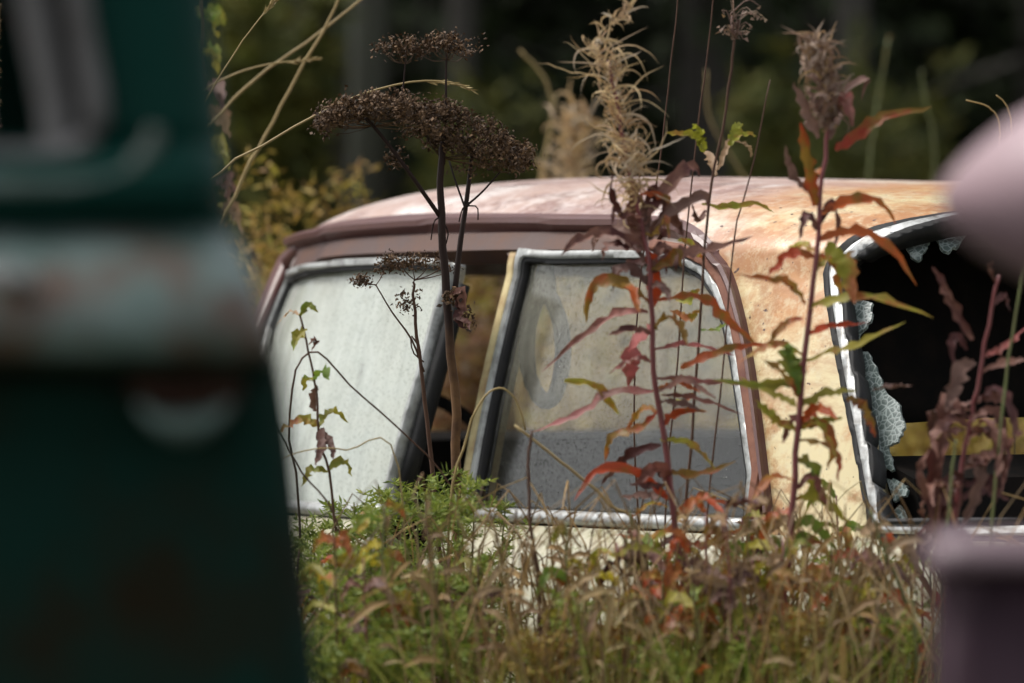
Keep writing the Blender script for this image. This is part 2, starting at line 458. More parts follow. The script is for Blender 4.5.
# torn part hanging behind the rear seat
mb = MB(); nx, nz_ = 26, 8
for j in range(nz_ + 1):
    for i in range(nx + 1):
        y = -.52 + 1.04 * i / nx; u = j / nz_
        zt = 1.325 - .07 * abs(y / .52) ** 3; zb = 1.035 + 0.012 * y + .006 * math.sin(y * 9)
        mb.v.append((-.16 + .03 * math.sin(y * 6 + u * 2) - .05 * u, y, zt + (zb - zt) * u))
for j in range(nz_):
    for i in range(nx):
        a = j * (nx + 1) + i; mb.f.append((a, a + 1, a + nx + 2, a + nx + 1)); mb.m.append(0)
tl_ = link_mesh('torn_headliner', mb, M['trim_dark'], car, smooth=True, local=True, solid=0.004)
tl_['label'] = 'black headlining cloth hanging down inside the rear window'

# ---- patches on the body surface
def side_patch(fns, s0, s1, w0, w1, off, cell=0.008, sign=1, yfun=None):
    """grid on the side surface, kept where every fn(s,w) >= 0"""
    ns, nw = int((s1 - s0) / cell) + 1, int((w1 - w0) / cell) + 1
    P = []; Fq = []
    yf = yfun or side_y
    SW = []
    for j in range(nw + 1):
        for i in range(ns + 1):
            s_, w_ = s0 + (s1 - s0) * i / ns, w0 + (w1 - w0) * j / nw
            P.append(Vector((s_, sign * (yf(s_, w_) + off), w_)))
    for j in range(nw):
        for i in range(ns):
            a = j * (ns + 1) + i
            q = (a + 1, a, a + ns + 1, a + ns + 2) if sign > 0 else (a, a + 1, a + ns + 2, a + ns + 1)
            Fq.append(q)
    for fn in fns: P, Fq = clip(P, Fq, [fn(p.x, p.z) for p in P])
    m_ = MB(); m_.add(P, Fq); return m_
def band(poly, d0, d1):
    """keep where d0 <= sdf <= d1"""
    def f(s, w):
        d = sdf(poly, s, w); return min(d - d0, d1 - d)
    return f
def wmin(z): return lambda s, w: w - z
def bbox(poly, pad=0.03):
    xs = [p[0] for p in poly]; ys = [p[1] for p in poly]
    return min(xs) - pad, max(xs) + pad, min(ys) - pad, max(ys) + pad

BELT = 0.905
# lower body surface
def body_y(w):
    t = (w - .30) / .60
    return .705 + .085 * math.sin(math.pi * min(1, max(0, t)) * .62 + .5) - (.028 if w > .885 else 0) - .06 * max(0, (w - .78) / .12) ** 2 * (w > .78)
BS0, BS1, NB = -1.75, 2.75, 7.0
def low_y(s, w):
    c = (BS0 + BS1) / 2; a = (BS1 - BS0) / 2
    q = abs(s - c) / a; return body_y(w) * max(0, 1 - q ** NB) ** (1 / NB)

def build_door(parent, name, poly_win, edges, hinge=None, rot=0.0, sign=1, glass=None, frame_w=0.011, extra=None):
    """door with lower panel, window frame, glass, belt trim; poly_win = outer outline of the window frame"""
    d = bpy.data.objects.new(name, None); COL.objects.link(d); d.parent = parent; d.empty_display_size = .1
    hinge = hinge or Vector((0, 0, 0))
    d.location = hinge; d.rotation_euler = (0, 0, rot)
    def put(nm, mb_, mt, solid=None, smooth=True):
        mb_.v = [(a - hinge.x, b - hinge.y, c) for a, b, c in mb_.v]
        return link_mesh(nm, mb_, mt, d, smooth=smooth, local=True, solid=solid)
    x0, x1, z0, z1 = bbox(poly_win)
    put('window_frame', side_patch([band(poly_win, -frame_w, 0), wmin(BELT - .01)], x0, x1, BELT - .02, z1, 0.010, sign=sign), M['alu'], 0.03)
    put('window_rubber', side_patch([band(poly_win, -frame_w - .008, -frame_w), wmin(BELT - .005)], x0, x1, BELT - .02, z1, 0.005, cell=.006, sign=sign), M['rubber'], 0.02)
    if glass: put('window_glass', side_patch([lambda s, w: -sdf(poly_win, s, w) - frame_w - .004, wmin(BELT - .02)], x0, x1, BELT - .03, z1, -0.006, cell=.02, sign=sign), glass, 0.004)
    e0, e1 = edges
    # belt trim: a rounded bar
    pts = [(e1 + (e0 - e1) * i / 14) for i in range(15)]
    m_ = MB(); rows_ = []
    prof = [(0.0, .004), (.008, .005), (.011, .010), (.008, .016), (0.0, .017)]
    for s_ in pts:
        for (o_, z_) in prof: m_.v.append((s_, sign * (side_y(s_, BELT) + .004 + o_), BELT - .018 + z_))
    k_ = len(prof)
    for i in range(14):
        for j in range(k_ - 1):
            a = i * k_ + j; m_.f.append((a, a + 1, a + k_ + 1, a + k_)); m_.m.append(0)
    put('belt_trim', m_, M['chrome'], 0.004)
    put('door_panel', side_patch([], e0, e1, 0.36, 0.885, 0.0, cell=.03, sign=sign, yfun=low_y), M['door'], 0.045)
    return d

# rear door (closed)
rd_win = rd[:11]
rd_frame = rd_win + [(rd_win[-1][0] - .01, BELT - .03), (s_b - .004, BELT - .03)]
rd_frame = [(s * 1.0, w) for s, w in rd_frame]
cx = sum(p[0] for p in rd_frame) / len(rd_frame); 
def shrink(poly, d):
    out = []; n = len(poly)
    for i in range(n):
        a, b, c = Vector(poly[i - 1]), Vector(poly[i]), Vector(poly[(i + 1) % n])
        t = (c - a); t.normalize(); nn = Vector((-t.y, t.x))
        q = b + nn * d
        if sdf(poly, q.x, q.y) > 0: q = b - nn * d
        out.append((q.x, q.y))
    return out
rd_edges = (rd_win[-1][0] - .02, s_b - .004)
rdo = build_door(car, 'rear_door', shrink(rd_frame, .007), rd_edges, glass=M['glass_rear'])
rdo['label'] = 'cream rear door with rain-specked window'
# rusty rear edge of the rear door opening and cream B pillar
mb = side_patch([band(rd_frame, -.004, .010), lambda s, w: 0.10 - s + 0.0, wmin(BELT)], bbox(rd_frame)[0], .25, BELT, 1.31, 0.014)
link_mesh('door_edge', mb, M['rustframe'], car, smooth=True, local=True, solid=0.02)['label'] = 'rusty strip along rear door opening'
mb = side_patch([], s_b + .003, s_b + .020, .80, 1.283, 0.004)
link_mesh('centre_pillar', mb, M['cream'], car, smooth=True, local=True, solid=0.05)

# front door (ajar): find the opening angle from where its rear edge stands
HINGE = Vector((1.22, side_y(1.15, .9), 0))
best = None
for i in range(5, 80):
    ph = R(i * .5); h = cast(455, 262, rot=-ph, hinge=HINGE)
    if h is None: continue
    e = abs(h.x - (s_b + .03))
    if best is None or e < best[0]: best = (e, ph)
PHI = best[1]; print('front door angle', math.degrees(PHI), best)
fd_pix = [(392, 490), (424, 375), (440, 315), (455, 262), (440, 258), (400, 257), (350, 259), (310, 264), (292, 272), (278, 288), (266, 310), (256, 335)]
fdt = [(p.x, p.z) for p in trace(fd_pix, rot=-PHI, hinge=HINGE)]
print('front door outline', fdt)
fd_frame = [(fdt[0][0] - .004, BELT - .03)] + fdt + [(fdt[-1][0] + .05, 1.05), (fdt[-1][0] + .085, BELT - .03)]
fdo = build_door(car, 'front_door', fd_frame, (fdt[0][0] - .005, 1.215), hinge=HINGE, rot=-PHI, glass=M['glass_front'], frame_w=.010)
fdo['label'] = 'front door standing ajar with milky misted window'
# vent window divider on the front door
div = trace([(287, 278), (279, 300), (270, 330), (262, 365)], rot=-PHI, hinge=HINGE)
mb = MB(); mb.tube([(p.x - HINGE.x, p.y + .004 - HINGE.y, p.z) for p in curve(div + [div[-1] + Vector((.03, .03, -.22))], 10)], .007, .007, 6)
link_mesh('vent_window_divider', mb, M['alu'], fdo, smooth=True, local=True)
# dark rubber on the shut edge of the front door
mb = MB(); ed = trace([(449, 285), (438, 325), (424, 375), (392, 490)], rot=-PHI, hinge=HINGE)
mb.tube([(p.x - .012 - HINGE.x, p.y - .016 - HINGE.y, p.z) for p in curve(ed, 10)], .013, .013, 6)
link_mesh('door_seal', mb, M['rubber'], fdo, smooth=True, local=True)

# far side doors: frame and dirty glass
fr = build_door(car, 'far_rear_door', shrink(rd_frame, .007), rd_edges, sign=-1, glass=None)
far_win = [(s_b + .03, BELT - .03), (s_b + .03, 1.278), (0.95, 1.28), (1.05, 1.26), (1.1, 1.21), (1.2, 0.97), (1.2, BELT - .03)]
ff = build_door(car, 'far_front_door', far_win, (s_b + .025, 1.215), sign=-1, glass=None)

# ---- gutter and drip rail following the roof edge, then running down behind the rear door
gut_pix = [(296, 249), (312, 243), (340, 238), (380, 234), (430, 231), (500, 230), (580, 231), (640, 232), (680, 236), (706, 246), (722, 262), (734, 284), (744, 320), (752, 360), (760, 415), (768, 480), (772, 515)]
gp = trace(gut_pix)
gpc = curve(gp, 70)
def nrm_at(p):
    loc, n, i, d = bvh.find_nearest(p); n = n.copy()
    if n.dot(Vector((p.x - SC, p.y, .3))) < 0: n = -n
    return n
def sweep(path, prof, closed_prof=True, scale=None):
    m_ = MB(); k_ = len(prof)
    for i, p in enumerate(path):
        t = (path[min(i + 1, len(path) - 1)] - path[max(i - 1, 0)]).normalized()
        n = nrm_at(p); n = (n - t * n.dot(t)).normalized(); b = n.cross(t)
        if b.z < 0 and abs(b.z) > .3: b = -b
        sc = scale(i / (len(path) - 1)) if scale else 1.0
        for (o_, z_) in prof: m_.v.append(tuple(p + n * o_ * sc + b * z_ * sc))
    for i in range(len(path) - 1):
        for j in range(k_ if closed_prof else k_ - 1):
            a = i * k_ + j; b_ = i * k_ + (j + 1) % k_
            m_.f.append((a, b_, b_ + k_, a + k_)); m_.m.append(0)
    if closed_prof:
        m_.f.append(tuple(range(k_))); m_.m.append(0)
        m_.f.append(tuple((len(path) - 1) * k_ + j for j in reversed(range(k_)))); m_.m.append(0)
    return m_
narrow = lambda u: 1.0 if u < .55 else max(.62, 1 - (u - .55) * 1.6)
link_mesh('drip_rail', sweep(gpc, [(-.01, -.006), (.020, -.008), (.026, -.002), (.024, .005), (.012, .003), (.008, .004), (-.01, .008)], scale=narrow), M['mauve'], car, smooth=False, local=True)['label'] = 'maroon drip rail above the doors'
band_pix = [(302, 240), (325, 231), (352, 226), (390, 222), (430, 220), (500, 220), (580, 221), (640, 222), (676, 226), (700, 236), (718, 252)]
bp = curve(trace(band_pix), 50)
link_mesh('gutter_band', sweep(bp, [(-.02, -.013), (.009, -.013), (.006, .010), (-.02, .013)], scale=lambda u: 1 if u < .8 else 1 - (u - .8) * 3.5), M['mauve'], car, smooth=False, local=True)  # dark band painted where the roof side lies in shade
under = curve(trace([(300, 256), (340, 247), (400, 243), (470, 241), (520, 240), (600, 240), (660, 241)]), 40)
link_mesh('door_header_shadow', sweep(under, [(-.03, -.022), (.006, -.022), (.006, .010), (-.03, .010)]), M['header_shade'], car, smooth=False, local=True)  # dark strip painting the shadow between drip rail and door frames

for sg in (1, -1):
    pp = [(p.x + .012, sg * (p.y - .004), p.z) for p in curve(trace([(303, 247), (290, 262), (272, 288), (256, 318), (240, 352)]) , 12)]
    pp.append((1.34, sg * .655, .90))
    mb = MB(); mb.tube(pp, .013, .018, 7); link_mesh('windscreen_pillar', mb, M['mauve'], car, smooth=True, local=True)
# ---- rear window: rubber, chrome, rubber, shards
rwin = bpy.data.objects.new('rear_window', None); COL.objects.link(rwin); rwin.parent = car; rwin.empty_display_size = .1
rwin['label'] = 'smashed wraparound rear window with glass left in its edges'
import numpy as np
def dense_poly(poly, n=14):
    out = []
    for i in range(len(poly)):
        p, q = poly[i], poly[(i + 1) % len(poly)]
        n = max(3, int(math.hypot(q[0] - p[0], q[1] - p[1]) / .0025))
        out += [(p[0] + (q[0] - p[0]) * k / n, p[1] + (q[1] - p[1]) * k / n) for k in range(n)]
    return out
RB = np.array([tuple(polar(a / PR, b)) for a, b in dense_poly(rwS)])
RP = []; RF = []; RD = []; RQ = []
na = 300
RW = [.83 + .42 * i / 56 for i in range(57)] + [w_of_rho(1 - .30 * (i / 70) ** 1.3) for i in range(1, 71)]
nw = len(RW) - 1
for j in range(nw + 1):
    for i in range(na + 1):
        ph, w_ = -1.0 + 2.0 * i / na, RW[j]
        q = polar(ph, w_); RP.append(Vector((ph, w_, 0)))
        d = sdf(rwS, ph * PR, w_)
        if abs(d) < .07: d = math.copysign(float(np.sqrt(((RB - np.array(tuple(q))) ** 2).sum(1).min())), d)
        RD.append(d)
for j in range(nw):
    for i in range(na):
        a = j * (na + 1) + i; RF.append((a, a + 1, a + na + 2, a + na + 1))
def rear_ring(d0, d1, off):
    P, Fq = clip(RP, RF, [min(d - d0, d1 - d) for d in RD])
    out = []
    for p in P:
        q = polar(p.x, p.y); e = 1e-3
        n = (polar(p.x + e, p.y) - q).cross(polar(p.x, p.y + e) - q).normalized()
        if n.dot(Vector((q.x - SC, q.y, 0))) < 0: n = -n
        out.append(q + n * off)
    m_ = MB(); m_.add(out, Fq); return m_
link_mesh('rubber_seal', rear_ring(.006, .016, .010), M['rubber'], rwin, smooth=True, local=True, solid=.02)
link_mesh('chrome_trim', rear_ring(-.007, .006, .013), M['chrome'], rwin, smooth=True, local=True, solid=.02)
link_mesh('rubber_seal', rear_ring(-.015, -.007, .008), M['rubber'], rwin, smooth=True, local=True, solid=.03)
def jag(poly, amp=2.0, sub=4):
    out = []
    for i in range(len(poly)):
        a, b = poly[i], poly[(i + 1) % len(poly)]
        for k in range(sub):
            t = k / sub; out.append((a[0] + (b[0] - a[0]) * t + random.uniform(-amp, amp) * (k > 0), a[1] + (b[1] - a[1]) * t + random.uniform(-amp, amp) * (k > 0)))
    return out
shards = [[(850, 296), (869, 303), (868, 318), (861, 332), (858, 345), (853, 338)],
          [(858, 352), (864, 352), (873, 369), (881, 390), (896, 404), (901, 428), (894, 442), (884, 446), (890, 470), (880, 470), (872, 430), (862, 385)],
          [(898, 241), (927, 236), (924, 246), (915, 262), (906, 258)],
          [(930, 236), (966, 229), (955, 245), (944, 253), (936, 248)],
          [(882, 478), (893, 480), (904, 486), (902, 496), (890, 502)],
          [(888, 515), (896, 505), (905, 520), (915, 537), (893, 538)]]
for sh in shards:
    jj = [(x + (4 if x > 862 else 0), y) for x, y in jag(sh, 1.5, 4)]; pts = [cast(*p) for p in jj]
    pts = [p + nrm_at(p) * -0.004 for p in pts if p is not None]
    c = sum(pts, Vector()) / len(pts)
    m_ = MB(); m_.add(pts, [tuple(range(len(pts)))])
    link_mesh('glass_shard', m_, M['shard'], rwin, local=True, solid=.005)

# ---- lower body with hood, boot and doorways
V, F = [], []
c_ = (BS0 + BS1) / 2; a_ = (BS1 - BS0) / 2; NL = 260
wl = [.24 + i * .0215 for i in range(31)]
ths = []
dn = []
for i in range(4001):
    th = 2 * math.pi * i / 4000; c, s_ = math.cos(th), math.sin(th)
    r = ((abs(c) / a_) ** NB + (abs(s_) / .75) ** NB) ** (-1 / NB); dn.append(Vector((r * c, r * s_, 0)))
cum = [0]
for a, b in zip(dn, dn[1:]): cum.append(cum[-1] + (b - a).length)
j = 0
for i in range(NL):
    while cum[j + 1] < cum[-1] * i / NL: j += 1
    ths.append(2 * math.pi * j / 4000)
loops = [(wv, 1.0) for wv in wl]
loops += [(.885 + .02 * math.sin(math.pi / 2 * (1 - r)), r) for r in (.985, .96, .9, .8, .7, .6, .5, .4, .3, .2, .1)]
for (wv, sc) in loops:
    hw = body_y(min(wv, .885)) if sc == 1 else body_y(.885)
    for th in ths:
        c, s_ = math.cos(th), math.sin(th)
        aa = a_ - (0.10 * max(0, (wv - .6) / .3) ** 2 if sc == 1 else .10) - .12 * max(0, (.45 - wv) / .2)
        r = ((abs(c) / aa) ** NB + (abs(s_) / hw) ** NB) ** (-1 / NB)
        x_, y_ = c_ + r * c, r * s_
        if sc < 1:                       # deck: pull towards the centre line
            y_ *= sc; x_ = c_ + (x_ - c_) * (1 - (1 - sc) * .12 if sc > .9 else 1 - .012 - (1 - sc) * .0)
        drop = 0.0
        if x_ < -.7: drop = -.05 * min(1, (-.7 - x_) / .9)
        if x_ > 1.6: drop = -.04 * min(1, (x_ - 1.6) / 1.0)
        V.append(Vector((x_, y_, wv + (drop if wv > .6 else 0))))
for k in range(len(loops) - 1):
    for i in range(NL):
        a, b = k * NL + i, k * NL + (i + 1) % NL
        F.append((a, b, b + NL, a + NL))
def g_foot(p):                           # open cabin floor
    if p.z < .80: return .5
    f, b, h = af(.88), ar(.88), hh(.88); a = f if p.x > SC else b
    return ((abs(p.x - SC) / a) ** NE + (abs(p.y) / (h - .0)) ** NE) ** (1 / NE) - .985
def g_rect(s0, s1, sign):
    def f(p):
        if p.y * sign < .5: return .5
        return max(s0 - p.x, p.x - s1, .37 - p.z)
    return f
for fn in (g_foot, g_rect(s_b + .022, 1.215, 1), g_rect(rd_edges[0] - .004, s_b, 1)):
    V, F = clip(V, F, [fn(p) for p in V])
mb = MB(); mb.add(V, F)
link_mesh('lower_body', mb, M['door'], car, smooth=True, local=True, solid=0.01)
mb = MB(); mb.box((-1.2, -.66, .26), (1.6, .66, .32)); link_mesh('floor_pan', mb, M['seat'], car, local=True)
# wheels, sunk and mostly hidden
for (sx_, sy_) in ((1.75, .70), (-.95, .70), (1.75, -.70), (-.95, -.70)):
    mb = MB(); mb.tube([(sx_ + .24 * math.cos(t * math.pi / 12), sy_, .27 + .24 * math.sin(t * math.pi / 12)) for t in range(24)], .08, .08, 8, closed=True)
    wh = link_mesh('wheel', mb, M['rubber'], car, smooth=True, local=True)
    mb = MB(); mb.tube([(sx_, sy_ - .05, .27), (sx_, sy_ + .05, .27)], .17, .14, 16); link_mesh('rim', mb, M['rustframe'], wh, local=True)
# interior
for (s0_, s1_) in ((-.36, s_b - .02), (s_b + .02, 1.2)):
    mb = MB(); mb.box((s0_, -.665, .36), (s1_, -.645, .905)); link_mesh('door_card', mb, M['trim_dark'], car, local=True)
mb = MB(); 
def slab(mb, pts, th, y0, y1):
    n = len(pts); vs_ = []
    for (x, z) in pts: vs_ += [(x, y0, z), (x, y1, z)]
    fs = [(2 * i, 2 * i + 1, 2 * i + 3, 2 * i + 2) for i in range(n - 1)]
    mb.add(vs_, fs)
slab(mb, [(-.62, .60), (-.50, .945), (-.44, .965), (-.38, .94), (-.25, .58), (.15, .54), (.18, .40)], .1, -.62, .62)
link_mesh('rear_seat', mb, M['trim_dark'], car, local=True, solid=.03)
mb = MB(); mb.tube([(-.47, -.60, .972), (-.47, .60, .972)], .006, .006, 6); link_mesh('seat_piping', mb, M['chrome'], car, local=True)
mb = MB(); slab(mb, [(.42, .42), (.36, .60), (.30, .84), (.34, .865), (.40, .84), (.50, .56), (.95, .52), (.98, .40)], .1, -.60, .60)
link_mesh('front_seat', mb, M['seat'], car, local=True, solid=.03)
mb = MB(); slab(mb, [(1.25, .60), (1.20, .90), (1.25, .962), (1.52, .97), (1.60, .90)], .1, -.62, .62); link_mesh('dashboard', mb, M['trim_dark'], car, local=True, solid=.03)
swc = Vector((1.02, .40, .90)); tilt = Matrix.Rotation(R(-62), 3, 'Y')
mb = MB(); mb.tube([swc + tilt @ Vector((.195 * math.cos(i * math.pi / 18), .195 * math.sin(i * math.pi / 18), 0)) for i in range(36)], .011, .011, 8, closed=True)
stw = link_mesh('steering_wheel', mb, M['rubber'], car, smooth=True, local=True)
mb = MB(); mb.tube([swc + tilt @ Vector((0, -.19, -.0)), swc + tilt @ Vector((0, 0, -.03)), swc + tilt @ Vector((0, .19, 0))], .009, .009, 6)
link_mesh('spoke', mb, M['rubber'], stw, local=True)
mb = MB(); mb.tube([swc + tilt @ Vector((0, 0, -.02)), swc + tilt @ Vector((0, 0, -.45))], .02, .02, 8); link_mesh('steering_column', mb, M['trim_dark'], stw, local=True)
# loose rubber loop hanging inside the rear side window
def to_local(p): return toL @ (Vector(p) - CAR)
lp = [to_local(at(x, y, 8.42)) for x, y in [(546, 262), (549, 292), (560, 322), (563, 355), (557, 390), (546, 402), (534, 388), (527, 360), (529, 325), (538, 296), (546, 264)]]
mb = MB(); mb.tube(curve(lp, 40), .0125, .0125, 6); link_mesh('loose_seal', mb, M['rubber'], car, smooth=True, local=True)['label'] = 'black rubber strip dangling in a loop behind the rear side glass'

# ================================================================== plants
P_ = {}
P_['red'] = leafmat('fireweed_red_leaf', [(0.44, 0.05, 0.015), (0.52, 0.12, 0.02), (0.30, 0.025, 0.02), (0.40, 0.075, 0.025)], 0.42, 0.4, 0.3, True, (0.20, 0.13, 0.02))
P_['pink'] = leafmat('fireweed_pink_leaf', [(0.42, 0.10, 0.10), (0.34, 0.09, 0.09), (0.46, 0.17, 0.14)], 0.5, 0.3, 0.5, True, (0.16, 0.06, 0.04))
P_['dark'] = leafmat('fireweed_withered_leaf', [(0.085, 0.024, 0.022), (0.12, 0.036, 0.028), (0.06, 0.018, 0.022)], 0.6, 0.15, 0.6, True, (0.22, 0.10, 0.07))
P_['yg'] = leafmat('yellow_green_leaf', [(0.38, 0.34, 0.03), (0.27, 0.31, 0.03), (0.44, 0.28, 0.025)], 0.5, 0.4, 0.4, True, (0.34, 0.09, 0.03))
P_['green'] = leafmat('green_leaf', [(0.15, 0.25, 0.03), (0.11, 0.20, 0.03), (0.23, 0.28, 0.03)], 0.5, 0.4, 0.3, True, (0.26, 0.22, 0.03))
P_['tan'] = leafmat('dry_tan_leaf', [(0.34, 0.22, 0.12), (0.28, 0.17, 0.09), (0.40, 0.27, 0.15)], 0.6, 0.25, 0.4, True)
P_['brownleaf'] = leafmat('dusty_brown_leaf', [(0.20, 0.11, 0.085), (0.25, 0.15, 0.12), (0.17, 0.08, 0.06)], 0.6, 0.2, 0.5, True, (0.09, 0.04, 0.03))
P_['redstem'] = plain('red_stem', (0.19, 0.045, 0.045), 0.45, 0, 0.5, 20, (0.09, 0.03, 0.02), 0.1)
P_['darkstem'] = plain('dark_umbel_stem', (0.026, 0.014, 0.011), 0.6, 0, 0.4, 20, (0.012, 0.008, 0.008), 0.1, .2)
P_['brownstem'] = plain('brown_woody_stem', (0.15, 0.08, 0.036), 0.6, 0, 0.7, 14, (0.04, 0.018, 0.012), 0.2, .25)
def umbelstem():
    t = NT('umbel_stem_brown_to_black')
    sx = t.n.new('ShaderNodeSeparateXYZ'); t.L(t.tc.outputs['Object'], sx.inputs[0])
    md = t.n.new('ShaderNodeMath'); md.operation = 'MULTIPLY_ADD'; t.L(t.noise(18, 5), md.inputs[0]); md.inputs[1].default_value = .14; t.L(sx.outputs[2], md.inputs[2])
    mr = t.n.new('ShaderNodeMapRange'); mr.inputs[1].default_value = 1.17; mr.inputs[2].default_value = 1.31; t.L(md.outputs[0], mr.inputs[0])
    col = t.mix(t.ramp(t.noise(22, 6, .7), [(.42, 0.0), (.66, .8)]), (0.16, 0.085, 0.038), (0.055, 0.026, 0.015))
    t.setp(Base_Color=t.mix(mr.outputs[0], col, (0.026, 0.014, 0.011)), Roughness=.6)
    t.b.inputs['Specular IOR Level'].default_value = .2; t.bump(t.noise(70, 4), .3, .002); return t.m
P_['umbelstem'] = umbelstem()
P_['thinstem'] = plain('thin_brown_stem', (0.09, 0.045, 0.028), 0.6, 0, 0.5, 30, (0.04, 0.02, 0.015), 0, .25)
P_['greenstem'] = plain('green_stem', (0.13, 0.15, 0.045), 0.5, 0, 0.5, 25, (0.10, 0.05, 0.03), 0)
P_['straw'] = leafmat('straw_stalk', [(0.40, 0.31, 0.13), (0.34, 0.24, 0.10)], 0.5, 0.1, 0.25)
P_['fluff'] = leafmat('fireweed_seed_fluff', [(0.52, 0.33, 0.13), (0.62, 0.46, 0.24), (0.34, 0.19, 0.08), (0.58, 0.50, 0.38)], 0.6, 0.35, 0.15)
P_['fluff_grey'] = leafmat('grey_seed_bristles', [(0.26, 0.17, 0.12), (0.34, 0.26, 0.20), (0.20, 0.11, 0.09), (0.36, 0.24, 0.11)], 0.6, 0.3, 0.15)
P_['seeds'] = leafmat('dry_umbel_seeds', [(0.060, 0.034, 0.017), (0.13, 0.070, 0.030), (0.024, 0.014, 0.009), (0.24, 0.14, 0.07), (0.06, 0.033, 0.018)], 0.7, 0.05, 0.2)
P_['grass'] = leafmat('grass_blades', [(0.18, 0.28, 0.025), (0.36, 0.42, 0.05), (0.58, 0.48, 0.20), (0.10, 0.17, 0.02), (0.42, 0.40, 0.08), (0.16, 0.09, 0.035), (0.27, 0.37, 0.04)], 0.5, 0.3, 0.2)
P_['feather'] = leafmat('feathery_foliage', [(0.13, 0.20, 0.025), (0.24, 0.31, 0.04), (0.36, 0.38, 0.07), (0.07, 0.12, 0.02)], 0.55, 0.35, 0.2)
P_['autumn'] = leafmat('autumn_weed_foliage', [(0.28, 0.14, 0.035), (0.38, 0.27, 0.04), (0.18, 0.08, 0.03), (0.30, 0.30, 0.05), (0.42, 0.26, 0.08)], 0.6, 0.3, 0.2)
P_['golden'] = leafmat('golden_shrub_foliage', [(0.42, 0.29, 0.05), (0.32, 0.20, 0.05), (0.36, 0.33, 0.05), (0.26, 0.14, 0.05)], 0.6, 0.3, 0.2)
P_['russet'] = leafmat('russet_foliage', [(0.26, 0.11, 0.04), (0.16, 0.07, 0.035), (0.30, 0.19, 0.06), (0.12, 0.055, 0.03), (0.22, 0.16, 0.10)], 0.6, 0.3, 0.2)
P_['conifer'] = leafmat('conifer_foliage', [(0.020, 0.036, 0.012), (0.034, 0.050, 0.014), (0.012, 0.024, 0.009)], 0.7, 0.1, 0.2)
P_['birchleaf'] = leafmat('broadleaf_foliage', [(0.085, 0.105, 0.02), (0.15, 0.135, 0.022), (0.055, 0.08, 0.018)], 0.7, 0.2, 0.2)
P_['bark'] = plain('grey_bark', (0.055, 0.05, 0.042), 0.85, 0, 0.6, 6, (0.03, 0.025, 0.02), 0.3)
P_['palebark'] = plain('pale_bark', (0.046, 0.050, 0.034), 0.8, 0, 0.7, 5, (0.05, 0.045, 0.04), 0.3)

def px_curve(pix, D, D1=None, n=9):
    D1 = D if D1 is None else D1
    k = len(pix)
    return curve([at(x, y, D + (D1 - D) * i / max(1, k - 1)) for i, (x, y) in enumerate(pix)], n)
rw = random.Random(404)
def plant(name, label, cat, stem_pix, D, r0, r1, smat, group=None, lean=(0, 0), n=14):
    """stem traced upward from its lowest visible point, continued down into the ground"""
    x0, y0 = stem_pix[0]; low = at(x0, y0, D)
    base = Vector((low.x + lean[0], low.y + lean[1], -0.04))
    e = thing(name, label, cat, base, 0, group)
    mb_ = MB(); cp = curve([base, base.lerp(low, .5) + Vector((.01, 0, 0))] + [at(x, y, D) for x, y in stem_pix], n + 14)
    wob = min(.0010, r0 * .22)
    mb_.tube([cp[0]] + [p + Vector((rw.gauss(0, wob), rw.gauss(0, wob), 0)) for p in cp[1:]], r0, r1, 7)
    link_mesh('stem', mb_, smat, e, smooth=True)
    return e
rl = random.Random(5)
def leaf(e, pix, wpx, kind, D, dd=None, prof='lance', fold=.3, wave=0.0, name='leaf'):
    dd = rl.uniform(-.07, .07) if dd is None else dd
    pts = px_curve(pix, D, D + dd, 16)
    pts = [p + Vector((rl.gauss(0, 1), rl.gauss(0, 1), rl.gauss(0, 1))) * (.55 / FPX * D * (i > 0)) for i, p in enumerate(pts)]
    mb_ = MB()
    nrm = Vector((rl.uniform(-.5, .5), -1.0 + rl.uniform(-.2, .5), rl.uniform(.3, 1.1)))
    mb_.blade(pts, wpx * 1.1 / FPX * D, nrm, fold + rl.uniform(0, .5), prof, wave=wave, rough=.42, rnd=rl)
    return link_mesh(name, mb_, P_[kind], e, smooth=True)

